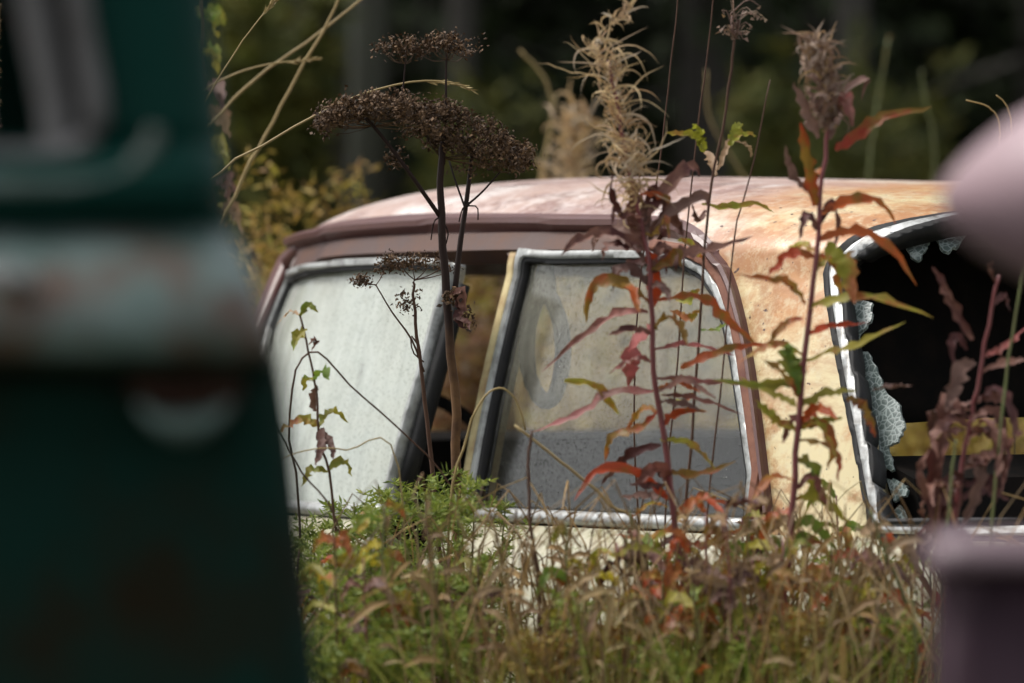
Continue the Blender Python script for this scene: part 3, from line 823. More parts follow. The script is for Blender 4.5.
# ---- fireweed with golden seed fluff, in front of the rear door
D1 = 7.25
f1 = plant('fireweed', 'tall fireweed with curled golden seed fluff on top, in front of rear side window', 'wildflower',
           [(684, 610), (674, 520), (667, 460), (659, 405), (653, 360), (651, 300), (649, 262), (640, 215), (628, 165), (618, 110), (608, 60)], D1, .0048, .0025, P_['redstem'], 'fireweed plants')
for px_, wd, kd in [
    ([(650, 304), (626, 285), (601, 283), (587, 300), (586, 323)], 12, 'red'),
    ([(648, 313), (615, 315), (579, 339), (541, 372)], 10, 'pink'),
    ([(655, 301), (698, 298), (727, 322), (757, 346)], 12, 'red'),
    ([(653, 332), (636, 348), (628, 388)], 24, 'pink'),
    ([(657, 378), (706, 382), (757, 384)], 9, 'pink'),
    ([(681, 369), (720, 352), (768, 343)], 11, 'red'),
    ([(653, 392), (615, 392), (576, 415), (533, 432)], 10, 'pink'),
    ([(564, 382), (597, 389), (620, 415)], 12, 'yg'),
    ([(660, 427), (678, 413), (706, 411)], 10, 'red'),
    ([(652, 272), (676, 258), (706, 252), (752, 237)], 17, 'dark'),
    ([(645, 262), (622, 236), (600, 238), (592, 252)], 17, 'brownleaf'),
    ([(640, 245), (610, 234), (580, 240), (560, 256)], 12, 'dark'),
    ([(645, 217), (622, 214), (613, 195), (613, 172)], 9, 'dark'),
    ([(648, 216), (668, 185), (690, 166), (700, 176)], 14, 'dark'),
    ([(650, 229), (680, 206), (704, 196), (708, 208)], 12, 'brownleaf'),
    ([(648, 240), (661, 220), (664, 200)], 10, 'dark'),
    ([(646, 250), (632, 215), (640, 180)], 14, 'dark'),
    ([(648, 250), (656, 280), (652, 315)], 15, 'red'),
    ([(651, 240), (642, 205), (618, 180)], 9, 'brownleaf'),
    ([(651, 262), (628, 268), (606, 284)], 11, 'dark'),
    ([(655, 330), (668, 318), (680, 330), (686, 345)], 13, 'red'),
    ([(622, 283), (632, 292), (640, 312)], 12, 'red'),
    ([(664, 470), (690, 476), (736, 462)], 12, 'red'),
    ([(667, 480), (655, 470), (634, 486)], 15, 'pink'),
    ([(668, 500), (640, 476), (600, 470), (575, 500)], 10, 'red'),
    ([(672, 520), (700, 500), (730, 505)], 11, 'red'),
    ([(658, 412), (640, 430), (612, 440), (604, 462)], 11, 'red'),
    ([(660, 440), (690, 446), (716, 470)], 10, 'yg'),
    ([(655, 350), (690, 346), (735, 356)], 8, 'pink'),
    ([(662, 395), (700, 400), (744, 415)], 8, 'pink'),
    ([(661, 445), (628, 455), (600, 485)], 9, 'dark'),
    ([(675, 525), (650, 540), (615, 535)], 12, 'yg'),
    ([(676, 540), (705, 545), (735, 530)], 12, 'red')]:
    leaf(f1, px_, wd, kd, D1, wave=.25)
for i in range(11):
    y_ = rl.uniform(195, 290); x_ = 640 + (y_ - 195) * .12; sg = rl.choice((-1, 1)); L_ = rl.uniform(14, 40)
    leaf(f1, [(x_, y_), (x_ + sg * L_ * .5, y_ - rl.uniform(0, 26)), (x_ + sg * L_, y_ - rl.uniform(-14, 22)), (x_ + sg * L_ * 1.1, y_ + rl.uniform(-5, 24))], rl.uniform(7, 13), rl.choice(['dark', 'dark', 'brownleaf', 'red']), D1, wave=.5)
for i in range(8):
    y_ = rl.uniform(330, 520); x_ = 652 + (y_ - 330) * .11; sg = rl.choice((-1, 1)); L_ = rl.uniform(20, 60)
    leaf(f1, [(x_, y_), (x_ + sg * L_ * .5, y_ - rl.uniform(-6, 14)), (x_ + sg * L_, y_ + rl.uniform(-10, 30))], rl.uniform(7, 12), rl.choice(['dark', 'pink', 'red', 'yg', 'brownleaf']), D1, wave=.4)
def fluff(e, axis_pix, D, count, lmin, lmax, mat_, spread, th=2.1, seed=1, up=0.35):
    r = random.Random(seed); ax = px_curve(axis_pix, D, D, 40); mb_ = MB()
    for i in range(count):
        p = ax[r.randrange(len(ax))]
        p = p + Vector((r.gauss(0, spread), r.gauss(0, spread * 1.0), r.gauss(0, spread * .6))) / FPX * D
        a = r.uniform(0, 2 * math.pi); L = r.uniform(lmin, lmax) / FPX * D
        d = Vector((math.cos(a), math.sin(a) * .8, up + r.uniform(-.2, .8))).normalized()
        axis = d.cross(Vector((r.gauss(0, .35), r.gauss(0, .35), -1.0))).normalized(); pts = [p]
        if r.random() < .45: axis = d.cross(Vector((r.gauss(0, 1), r.gauss(0, 1), r.gauss(0, 1)))).normalized()
        tot = r.uniform(.5, 2.2) if r.random() < .6 else r.uniform(2.2, 4.6); rm = Matrix.Rotation(tot / 9, 3, axis)
        for k in range(9):
            pts.append(pts[-1] + d * (L / 9)); d = (rm @ d + Vector((r.gauss(0, .16), r.gauss(0, .16), r.gauss(0, .16)))).normalized()
        mb_.blade(pts, th / FPX * D * r.uniform(.7, 1.5), Vector((r.uniform(-1, 1), -1, r.uniform(-1, 1))), .3, 'grass')
    o = link_mesh('seed_head', mb_, mat_, e); o['kind'] = 'stuff'; return o
fluff(f1, [(634, 190), (626, 150), (616, 105), (606, 68), (600, 45)], D1, 95, 24, 76, P_['fluff'], 5, 2.0, 3, .35)
fluff(f1, [(636, 195), (627, 150), (617, 105), (608, 62)], D1, 170, 8, 30, P_['fluff'], 7, 1.5, 33, .6)
fluff(f1, [(640, 215), (632, 175), (624, 140)], D1, 70, 18, 50, P_['fluff'], 9, 1.8, 4, .1)
fluff(f1, [(596, 60), (604, 40), (618, 20), (629, 8)], D1, 26, 18, 34, P_['fluff'], 2, 2.8, 5, 1.0)

# ---- fireweed with grey bristly top and red-green leaves, in front of the rear pillar
D2 = 7.1
f2 = plant('fireweed', 'fireweed with grey bristly top and red and green leaves, before the rear pillar', 'wildflower',
           [(784, 620), (790, 560), (796, 480), (799, 420), (806, 345), (812, 290), (818, 235), (821, 190), (828, 150), (826, 110), (818, 70)], D2, .0052, .0022, P_['redstem'], 'fireweed plants')
for px_, wd, kd in [
    ([(836, 151), (858, 136), (883, 119), (931, 107)], 15, 'red'),
    ([(840, 108), (846, 100), (853, 127)], 15, 'pink'),
    ([(818, 138), (804, 112), (794, 82)], 12, 'brownleaf'),
    ([(815, 206), (808, 165), (800, 123)], 14, 'red'),
    ([(806, 192), (792, 175), (785, 145)], 9, 'brownleaf'),
    ([(818, 215), (838, 207), (873, 200), (896, 223)], 13, 'red'),
    ([(816, 241), (840, 232), (866, 232), (894, 253), (917, 286)], 12, 'red'),
    ([(826, 246), (845, 265), (855, 304)], 22, 'yg'),
    ([(809, 308), (840, 299), (873, 297), (934, 318)], 12, 'yg'),
    ([(805, 305), (790, 287), (772, 281), (734, 275)], 12, 'red'),
    ([(801, 364), (830, 353), (859, 344), (906, 322)], 11, 'yg'),
    ([(808, 336), (830, 328), (868, 323)], 10, 'red'),
    ([(792, 345), (790, 365), (799, 396)], 20, 'green'),
    ([(798, 407), (775, 396), (737, 377)], 14, 'green'),
    ([(799, 407), (825, 396), (857, 391)], 13, 'green'),
    ([(873, 391), (890, 388), (913, 386)], 9, 'brownleaf'),
    ([(846, 398), (862, 410), (875, 437)], 16, 'red'),
    ([(798, 430), (818, 424), (832, 445), (828, 470)], 13, 'yg'),
    ([(797, 432), (775, 420), (755, 400)], 13, 'yg'),
    ([(796, 460), (812, 470), (814, 506)], 20, 'green'),
    ([(798, 440), (833, 450), (838, 482)], 10, 'red'),
    ([(785, 560), (775, 580), (775, 613)], 20, 'yg'),
    ([(800, 380), (770, 386), (712, 380)], 10, 'green'),
    ([(820, 225), (832, 205), (836, 235), (826, 260)], 10, 'dark'),
    ([(818, 230), (806, 215), (800, 240)], 10, 'dark'),
    ([(824, 170), (812, 178), (816, 205)], 12, 'red'),
    ([(800, 400), (780, 372), (762, 360)], 10, 'red'),
    ([(803, 355), (776, 345), (738, 362)], 10, 'yg'),
    ([(795, 480), (770, 480), (748, 510)], 12, 'yg'),
    ([(794, 500), (820, 500), (850, 525)], 12, 'yg'),
    ([(795, 510), (772, 520), (757, 548)], 13, 'red'),
    ([(792, 530), (812, 525), (836, 550)], 13, 'green'),
    ([(803, 320), (785, 326), (768, 345)], 11, 'red'),
    ([(830, 128), (842, 96), (866, 78), (862, 100)], 9, 'brownleaf'),
    ([(826, 130), (816, 100), (806, 92)], 10, 'brownleaf'),
    ([(828, 140), (836, 110), (832, 80)], 14, 'brownleaf')]:
    leaf(f2, px_, wd, kd, D2, wave=.2)
for i in range(11):
    y_ = rl.uniform(180, 540); x_ = 822 - (y_ - 180) * .083; sg = rl.choice((-1, 1)); L_ = rl.uniform(18, 52)
    leaf(f2, [(x_, y_), (x_ + sg * L_ * .5, y_ - rl.uniform(-4, 14)), (x_ + sg * L_, y_ + rl.uniform(-14, 30))], rl.uniform(7, 13), rl.choice(['red', 'yg', 'green', 'yg', 'brownleaf', 'pink']), D2, wave=.4)
fluff(f2, [(828, 120), (824, 95), (818, 62), (812, 45)], D2, 150, 14, 44, P_['fluff_grey'], 6, 2.6, 8, 1.3)
fluff(f2, [(828, 130), (826, 105), (820, 70)], D2, 70, 12, 30, P_['fluff_grey'], 6, 3.4, 9, 2.0)

# ---- dark withered fireweed in front of the smashed rear window
D3 = 7.0
f3 = plant('fireweed', 'dark withered maroon fireweed before the smashed rear window', 'wildflower',
           [(950, 590), (958, 500), (966, 440), (974, 405), (984, 355), (994, 300), (999, 275)], D3, .0045, .0018, P_['redstem'], 'fireweed plants')
for px_, wd, kd in [
    ([(972, 340), (955, 310), (944, 285), (932, 266)], 11, 'dark'),
    ([(984, 357), (1002, 350), (1030, 325)], 9, 'pink'),
    ([(980, 372), (1010, 362), (1030, 360)], 8, 'dark'),
    ([(966, 350), (958, 336), (951, 348), (955, 372)], 9, 'dark'),
    ([(974, 362), (958, 372), (950, 396), (945, 412)], 16, 'brownleaf'),
    ([(962, 415), (948, 400), (944, 430), (958, 445)], 14, 'dark'),
    ([(996, 285), (988, 270), (992, 262)], 7, 'dark'),
    ([(992, 305), (1004, 296), (1010, 312)], 8, 'dark'),
    ([(966, 430), (945, 440), (932, 480), (930, 520)], 15, 'dark'),
    ([(964, 445), (985, 430), (1005, 440), (1008, 470)], 13, 'dark'),
    ([(962, 460), (980, 470), (970, 505), (960, 530)], 14, 'brownleaf'),
    ([(960, 480), (940, 490), (936, 530), (950, 550)], 14, 'dark'),
    ([(962, 470), (1000, 455), (1024, 430)], 12, 'dark'),
    ([(958, 500), (985, 490), (1010, 500)], 12, 'dark'),
    ([(976, 400), (1000, 400), (1016, 420)], 11, 'dark'),
    ([(970, 420), (990, 412), (1000, 430), (992, 450)], 12, 'dark'),
    ([(955, 520), (930, 500), (922, 470), (930, 445)], 12, 'dark'),
    ([(958, 530), (942, 545), (930, 575)], 14, 'brownleaf')]:
    leaf(f3, px_, wd, kd, D3, wave=.5)
for i in range(22):
    y_ = rl.uniform(400, 570); x_ = 976 - (y_ - 400) * .14; sg = rl.choice((-1, 1)); L_ = rl.uniform(14, 44)
    leaf(f3, [(x_, y_), (x_ + sg * L_ * .6, y_ - rl.uniform(-5, 16)), (x_ + sg * L_, y_ + rl.uniform(0, 26)), (x_ + sg * L_ * .9, y_ + rl.uniform(20, 46))], rl.uniform(8, 14), rl.choice(['dark', 'dark', 'dark', 'brownleaf']), D3, wave=.7)

# ---- dried umbellifer in sharp focus
DA = 7.75
ang = plant('dried_umbel_plant', 'tall dried umbel plant with blackish brown seed heads between the side windows', 'wildflower',
            [(462, 640), (459, 560), (456, 480), (454, 400), (449, 320), (444, 250), (441, 205), (441, 165), (444, 140)], DA, .0088, .0042, P_['umbelstem'])
mb = MB()
mb.tube(px_curve([(441, 218), (425, 195), (400, 160), (375, 128), (365, 118)], DA, DA - .05, 12), .0032, .0022, 6)
mb.tube(px_curve([(454, 300), (460, 245), (466, 205), (471, 165), (474, 140)], DA, DA + .02, 12), .0042, .0024, 6)
mb.tube(px_curve([(465, 208), (455, 180), (449, 160)], DA, DA + .04, 8), .0016, .0012, 5)
mb.tube(px_curve([(466, 206), (482, 192), (500, 172)], DA, DA + .03, 8), .0018, .0012, 5)
mb.tube(px_curve([(444, 165), (446, 110), (446, 70), (447, 52)], DA, DA, 8), .0018, .0014, 5)
mb.tube(px_curve([(400, 120), (403, 90), (405, 65), (406, 50)], DA, DA, 8), .0013, .0011, 5)
for hk in ([(466, 206), (462, 210), (459, 222)], [(466, 206), (477, 207), (478, 220)], [(441, 216), (434, 222), (431, 240)], [(441, 218), (448, 232), (446, 244)]):
    mb.tube(px_curve(hk, DA, DA, 6), .0013, .0009, 5)
link_mesh('branch', mb, P_['darkstem'], ang, smooth=True)
def umbel(e, outline, D, count, size, thick, seed, name='umbel', rays_from=None, mats=None):
    """outline: polyline of the cap's middle line in px with half-thickness; seeds scattered round it in depth too"""
    r = random.Random(seed); mid = px_curve([(x, y) for x, y, t in outline], D, D, 50); k = len(outline) - 1
    mb_ = MB()
    ncl = max(5, count // 8)
    for c in range(ncl):
        u = r.random() * 49; i = int(u); p = mid[i]
        q = u / 49 * k; j = min(int(q), k - 1); th = outline[j][2] + (outline[j + 1][2] - outline[j][2]) * (q - j)
        cc = p + Vector((r.gauss(0, 4), r.uniform(-1, 1) * thick, r.uniform(-1, 1) * th)) / FPX * D
        nseed = r.randint(14, 30); crad = r.uniform(3.0, 6.0)
        for s_ in range(nseed):
            dirv = Vector((r.gauss(0, 1), r.gauss(0, 1), r.gauss(.15, .8)))
            sp = cc + dirv * (crad / FPX * D)
            z = r.uniform(.6, 1.35) * size / FPX * D
            a = Vector((r.uniform(-1, 1), r.uniform(-1, 1), r.uniform(-1, 1))).normalized() * z
            b = a.cross(Vector((r.uniform(-1, 1), r.uniform(-1, 1), r.uniform(-1, 1)))).normalized() * z * .55
            n_ = a.cross(b).normalized() * z * .35
            mb_.add([sp - a, sp - b, sp + a, sp + b, sp + n_], [(0, 1, 4), (1, 2, 4), (2, 3, 4), (3, 0, 4), (3, 2, 1, 0)])
        if rays_from is not None and c % 2 == 0:
            rf = rays_from[r.randrange(len(rays_from))]
            o = at(rf[0], rf[1], D); m_ = (o + cc) / 2 - Vector((0, 0, .006))
            mb_.tube(curve([o, m_, cc], 5), .0006, .0004, 3)
    o = link_mesh(name, mb_, mats or P_['seeds'], e); o['kind'] = 'stuff'; return o
umbel(ang, [(318, 126, 7), (340, 113, 10), (365, 106, 10), (395, 108, 12), (420, 116, 15), (445, 125, 17)], DA - .03, 1000, 2.6, 26, 21, rays_from=[(366, 118), (372, 126)])
umbel(ang, [(405, 118, 14), (435, 127, 20), (460, 132, 20), (490, 142, 16), (512, 154, 12), (528, 162, 6)], DA + .01, 1350, 2.6, 30, 22, rays_from=[(441, 158), (474, 150), (500, 172)])
umbel(ang, [(430, 105, 6), (448, 108, 8), (462, 118, 8)], DA, 200, 2.2, 14, 23)
umbel(ang, [(382, 50, 4), (395, 46, 6), (412, 46, 7), (428, 52, 8)], DA, 190, 2.1, 12, 24, rays_from=[(405, 64)])
umbel(ang, [(420, 48, 6), (440, 42, 7), (455, 46, 7), (472, 52, 4)], DA, 240, 2.1, 12, 25, rays_from=[(447, 60)])
umbel(ang, [(388, 156, 6), (396, 160, 6)], DA, 60, 2.3, 6, 26)
umbel(ang, [(455, 170, 4), (484, 170, 5)], DA, 45, 2.2, 6, 27)
umbel(ang, [(448, 300, 8), (456, 290, 8), (462, 310, 8), (464, 324, 4)], DA - .01, 60, 3.2, 8, 28)
for px_, wd in [([(450, 298), (462, 290), (464, 310), (459, 318)], 9), ([(452, 292), (460, 306), (458, 322), (466, 330)], 8), ([(456, 318), (468, 322), (470, 330)], 5)]:
    leaf(ang, px_, wd, 'dark', DA - .02, wave=.6, name='withered_leaf')

# ---- smaller dried umbel in front of the front door window
DB = 7.9
ang2 = plant('dried_umbel_plant', 'smaller dried umbel with flat open head in front of misted front window', 'wildflower',
             [(446, 620), (436, 520), (428, 430), (421, 370), (415, 320), (414, 290), (415, 280)], DB, .0045, .0016, P_['thinstem'])
mb = MB()
mb.tube(px_curve([(424, 372), (412, 340), (392, 312), (376, 285)], DB, DB, 10), .0018, .0010, 5)
for (x, y) in [(360, 278), (385, 268), (400, 264), (412, 262), (430, 264), (445, 266), (458, 268)]:
    o = (415, 280) if x > 388 else (376, 285)
    mb.tube(px_curve([o, ((o[0] + x) / 2, (o[1] + y) / 2 + 2), (x, y)], DB, DB + random.uniform(-.02, .02), 6), .0009, .0007, 4)
mb.tube(px_curve([(414, 296), (410, 304), (406, 300)], DB, DB, 5), .0008, .0007, 4)
mb.tube(px_curve([(414, 310), (419, 306), (422, 311)], DB, DB, 5), .0008, .0007, 4)
mb.tube(px_curve([(418, 345), (411, 336), (413, 352), (424, 362)], DB, DB, 8), .0014, .0010, 4)
link_mesh('branch', mb, P_['thinstem'], ang2, smooth=True)
umbel(ang2, [(378, 268, 5), (388, 262, 8), (396, 256, 8)], DB, 110, 2.0, 10, 31)
umbel(ang2, [(396, 266, 4), (412, 262, 6), (430, 264, 5), (458, 266, 4)], DB, 190, 1.9, 12, 32)
umbel(ang2, [(355, 282, 3), (364, 280, 5), (374, 284, 3)], DB, 60, 1.9, 6, 33)
umbel(ang2, [(405, 310, 5), (412, 298, 5)], DB, 50, 2.0, 6, 34)

# ---- thin stalk with small yellow-green leaves between the two big fireweeds
DE = 7.45
th1 = plant('leafy_stalk', 'thin brown stalk with small yellow-green leaves between the two tall fireweeds', 'wildflower',
            [(684, 560), (692, 440), (700, 320), (706, 240), (712, 180), (722, 135), (731, 75), (734, 45), (738, 20)], DE, .0022, .0016, P_['thinstem'])
for px_, wd, kd in [
    ([(706, 150), (695, 138), (682, 136), (666, 133)], 12, 'yg'), ([(704, 152), (700, 135), (692, 124)], 10, 'yg'),
    ([(728, 145), (738, 135), (756, 136)], 11, 'yg'), ([(730, 145), (736, 128), (742, 124)], 8, 'yg'),
    ([(716, 176), (712, 162), (703, 150)], 10, 'tan'), ([(718, 170), (726, 150), (730, 136)], 6, 'tan'),
    ([(728, 140), (748, 146), (750, 158)], 7, 'tan'), ([(702, 205), (728, 208), (758, 204), (775, 214)], 8, 'yg'),
    ([(700, 290), (690, 300), (676, 300)], 9, 'yg'), ([(700, 312), (688, 318), (670, 310)], 9, 'yg'),
    ([(702, 258), (690, 244), (676, 240)], 10, 'yg'), ([(706, 210), (698, 222), (692, 205)], 7, 'brownleaf'),
    ([(699, 330), (716, 330), (728, 322)], 7, 'green'), ([(696, 392), (682, 402), (668, 398)], 7, 'yg')]:
    leaf(th1, px_, wd, kd, DE, wave=.2)
mb = MB(); r = random.Random(9)
for i in range(24):
    p0 = (734 + r.uniform(-4, 4), 44 - r.uniform(0, 30)); d = (r.uniform(-18, 34), -r.uniform(4, 34))
    p1 = (p0[0] + d[0] * .6, p0[1] + d[1] * .7); p2 = (p0[0] + d[0], p0[1] + d[1] * .7 + r.uniform(0, 10))
    mb.tube(px_curve([p0, p1, p2], DE, DE + r.uniform(-.03, .03), 6), .0009, .0006, 4)
    c = at(p2[0], p2[1], DE)
    for q in range(3): mb.tri(c + Vector((r.gauss(0, .003), r.gauss(0, .003), r.gauss(0, .003))), .006, r)
o = link_mesh('seed_head', mb, P_['fluff_grey'], th1); o['kind'] = 'stuff'
for i, (pp, lab) in enumerate([
    ([(664, 560), (676, 380), (686, 240), (699, 120), (709, 40), (716, -30)], 'thin straight dry stalk rising left of the thin leafy stalk'),
    ([(640, 560), (634, 420), (640, 280), (660, 160), (671, 60), (680, -20)], 'thin dark red stalk passing behind the golden seed fluff'),
    ([(706, 560), (722, 380), (734, 240), (752, 170), (770, 80)], 'hair-thin seed stalk between leafy stalk and bristly fireweed')]):
    DD = (7.6, 7.7, 7.5)[i]
    plant('dry_stalk', lab, 'stalk', pp, DD, .0016, .0009, P_['thinstem'])

# ---- grass stalks arching at the upper left
def stalk(label, pix, D, r0, head=None, mat_='straw', group='tall straw grass stalks'):
    e = plant('grass_stalk', label, 'grass', pix, D, r0, r0 * .55, P_[mat_], group)
    if head:
        r = random.Random(int(head[0][0])); mb_ = MB(); ax = px_curve(head, D, D, 24)
        for i in range(46):
            p = ax[r.randrange(24)]; d = (ax[-1] - ax[0]).normalized()
            d = (d + Vector((r.gauss(0, .22), r.gauss(0, .22), r.gauss(0, .22)))).normalized()
            mb_.blade([p, p + d * .006, p + d * .013], .0028, (r.uniform(-1, 1), -1, r.uniform(-1, 1)), .3)
        o = link_mesh('seed_head', mb_, P_['straw'], e); o['kind'] = 'stuff'
stalk('short straw stalk with seed tip beside the green truck pillar', [(150, 240), (190, 133), (212, 90), (240, 45), (268, 8)], 7.8, .0016, [(262, 16), (273, 2)])
stalk('arching straw stalk bending over the dried umbel with a pale tip', [(180, 260), (222, 172), (262, 146), (310, 118), (360, 95), (410, 82), (450, 82), (470, 90)], 7.95, .0022, [(425, 81), (452, 83), (471, 90)])
stalk('thick straw stalk slanting steeply across the dark forest at upper left', [(205, 300), (240, 185), (268, 130), (300, 70), (330, 18), (350, -30)], 8.6, .0034)
stalk('straw stalk slanting to the right near the top of the forest', [(160, 200), (215, 120), (260, 75), (310, 40), (360, 0), (390, -25)], 8.7, .0028)
stalk('pale straw stalk with a seed head nearly level at upper left', [(150, 150), (190, 100), (230, 76), (270, 64), (312, 60)], 8.5, .0022, [(285, 62), (314, 59)])
stalk('bent straw stalk behind the roof left of the golden seed fluff', [(520, 330), (538, 190), (552, 120), (545, 80), (520, 50)], 10.6, .0045)
stalk('upright straw stalk behind the roof next to a bent one', [(556, 330), (545, 180), (550, 130), (556, 95)], 10.7, .0045)
stalk('faint slanting straw behind the roof right of golden seed fluff', [(790, 260), (740, 170), (710, 120), (706, 70)], 10.9, .003)
stalk('faint green grass stalk behind the roof, left of two at right', [(860, 300), (870, 160), (880, 90), (888, 40)], 11.4, .004, [(876, 110), (888, 40)], 'greenstem')
stalk('faint green grass stalk behind the roof, right of two at right', [(920, 300), (935, 160), (925, 100), (922, 70)], 11.6, .0035, None, 'greenstem')

# ---- plants at the left, beside the truck pillar and before the misted front window
nt1 = plant('nettle', 'blurred nettle with drooping green leaves behind the green truck pillar', 'weed',
            [(232, 330), (214, 220), (206, 150), (201, 80), (200, 20), (198, -30)], 9.2, .0045, .003, P_['brownstem'])
for (x, y, k) in [(200, 18, 'green'), (201, 55, 'green'), (203, 92, 'brownleaf'), (205, 118, 'tan'), (208, 150, 'green'), (212, 185, 'brownleaf'), (216, 215, 'tan')]:
    for sgn in (-1, 1):
        for q in range(2):
            L = rl.uniform(16, 26)
            leaf(nt1, [(x, y), (x + sgn * L * .6, y - 7 + q * 8), (x + sgn * L, y + 8 + q * 12)], 14, k, 9.2, wave=.3)
nt2 = plant('nettle', 'small plant with pale green leaf pairs before misted front window', 'weed',
            [(340, 600), (330, 480), (320, 440), (316, 390), (308, 350), (300, 315)], 7.5, .0022, .0014, P_['thinstem'])
for px_, wd, kd in [([(300, 316), (308, 306), (318, 312)], 8, 'green'), ([(301, 316), (290, 312), (275, 326)], 5, 'tan'),
                    ([(306, 330), (297, 336), (294, 350)], 11, 'green'), ([(309, 345), (317, 340), (312, 352)], 7, 'dark'),
                    ([(316, 380), (323, 371), (329, 381)], 11, 'green'), ([(315, 382), (306, 378), (303, 392)], 9, 'green'),
                    ([(316, 385), (312, 400), (316, 412)], 9, 'brownleaf'), ([(320, 426), (332, 412), (349, 424)], 11, 'green'),
                    ([(320, 427), (300, 422), (278, 434)], 12, 'yg'), ([(322, 428), (320, 450), (316, 466)], 10, 'brownleaf'),
                    ([(322, 430), (331, 446), (334, 460)], 9, 'brownleaf'), ([(328, 470), (344, 462), (352, 476)], 10, 'green'), ([(328, 472), (312, 470), (302, 486)], 10, 'green')]:
    leaf(nt2, px_, wd, kd, 7.5, wave=.3)
for lab, pix, DD, rr in [
    ('bent brown stem looping over the lower misted front window', [(300, 520), (290, 440), (296, 370), (318, 352), (350, 385), (395, 425), (440, 470), (470, 520)], 7.55, .0018),
    ('thin dark stem slanting across the left edge of the front window', [(345, 560), (300, 470), (275, 420), (262, 370)], 7.4, .0016),
    ('thin straw stem lying level low on the front window', [(400, 475), (345, 450), (300, 452), (262, 470)], 7.45, .0013),
    ('pale curling dry leaf stem between the two side windows', [(448, 540), (466, 440), (482, 400), (500, 388), (516, 400), (526, 430)], 7.5, .002),
    ('pale straw stem slanting down below the rear side window', [(640, 560), (610, 505), (565, 465), (515, 425)], 7.3, .0028),
    ('brown upright stem at the bottom corner of the rear side window', [(540, 620), (532, 540), (528, 470), (532, 430)], 7.2, .003)]:
    plant('bent_stem', lab, 'stalk', pix, DD, rr, rr * .6, P_['straw'] if 'straw' in lab or 'pale' in lab else P_['thinstem'])
gl = plant('grass_stalk', 'single broad green grass blade at the lower corner of the rear window', 'grass', [(916, 640), (905, 600), (893, 570), (880, 540), (870, 510)], 7.0, .0035, .0015, P_['greenstem'], 'tall straw grass stalks')
gl = plant('grass_stalk', 'thin green stem in front of the smashed rear window', 'grass', [(940, 600), (948, 520), (952, 470), (956, 440)], 6.9, .002, .0015, P_['greenstem'], 'tall straw grass stalks')
gl = plant('grass_stalk', 'slender olive stem right of the dark withered fireweed', 'grass', [(990, 600), (996, 480), (1006, 380), (1020, 285), (1030, 240)], 6.95, .0022, .0015, P_['greenstem'], 'tall straw grass stalks')

# ---- broad leaved weeds near the bottom
bw = plant('broad_leaved_weed', 'weed with broad dull green leaves low at left of the car', 'weed', [(420, 720), (412, 640), (404, 590), (398, 555)], 7.2, .004, .002, P_['greenstem'])
for px_, wd, kd in [([(400, 560), (392, 575), (398, 600)], 20, 'green'), ([(404, 600), (388, 620), (378, 648)], 20, 'yg'), ([(412, 640), (436, 612), (462, 660)], 22, 'green'),
                    ([(414, 650), (402, 655), (408, 683)], 18, 'yg'), ([(404, 590), (384, 580), (372, 600)], 18, 'green'), ([(410, 630), (428, 600), (444, 596)], 16, 'green')]:
    leaf(bw, px_, wd, kd, 7.15, prof='round')
bw2 = plant('broad_leaved_weed', 'low weed with yellowing leaves under the tall bristly fireweed', 'weed', [(770, 720), (764, 640), (758, 590), (752, 560)], 7.05, .003, .002, P_['redstem'])
for px_, wd, kd in [([(756, 580), (735, 570), (716, 590)], 14, 'yg'), ([(757, 585), (778, 575), (792, 596)], 14, 'yg'), ([(760, 610), (740, 615), (722, 640)], 16, 'green'),
                    ([(762, 620), (785, 610), (800, 640)], 15, 'red'), ([(766, 650), (748, 655), (738, 680)], 16, 'green')]:
    leaf(bw2, px_, wd, kd, 7.05)
leaf(bw2, [(612, 556), (640, 548), (672, 556)], 10, 'green', 7.05)

for i in range(46):
    x_ = rl.uniform(300, 925) if i < 24 else rl.uniform(560, 930); yt = rl.uniform(500, 600) if i < 24 else rl.uniform(495, 570); DD = rl.uniform(6.95, 7.4); tilt = rl.uniform(-18, 18)
    e = plant('leafy_weed', 'small leafy weed of mixed autumn colours crowded in the grass before the car', 'weed', [(x_ - tilt, 740), (x_ - tilt * .4, (yt + 740) / 2), (x_, yt)], DD, .0024, .0012, P_[rl.choice(['redstem', 'thinstem', 'greenstem'])], 'mixed low weeds before the car')
    pal = rl.choice([['green', 'yg'], ['green', 'yg', 'tan'], ['red', 'brownleaf', 'yg'], ['brownleaf', 'tan', 'dark'], ['yg', 'red', 'green']])
    for k in range(9):
        u = rl.random(); y_ = yt + u * 150; sg = rl.choice((-1, 1)); L_ = rl.uniform(14, 38)
        leaf(e, [(x_ - tilt * u * .5, y_), (x_ + sg * L_ * .55, y_ - rl.uniform(-2, 16)), (x_ + sg * L_, y_ + rl.uniform(-12, 22))], rl.uniform(7, 15), rl.choice(pal), DD, wave=.4, prof=rl.choice(['lance', 'lance', 'round']))
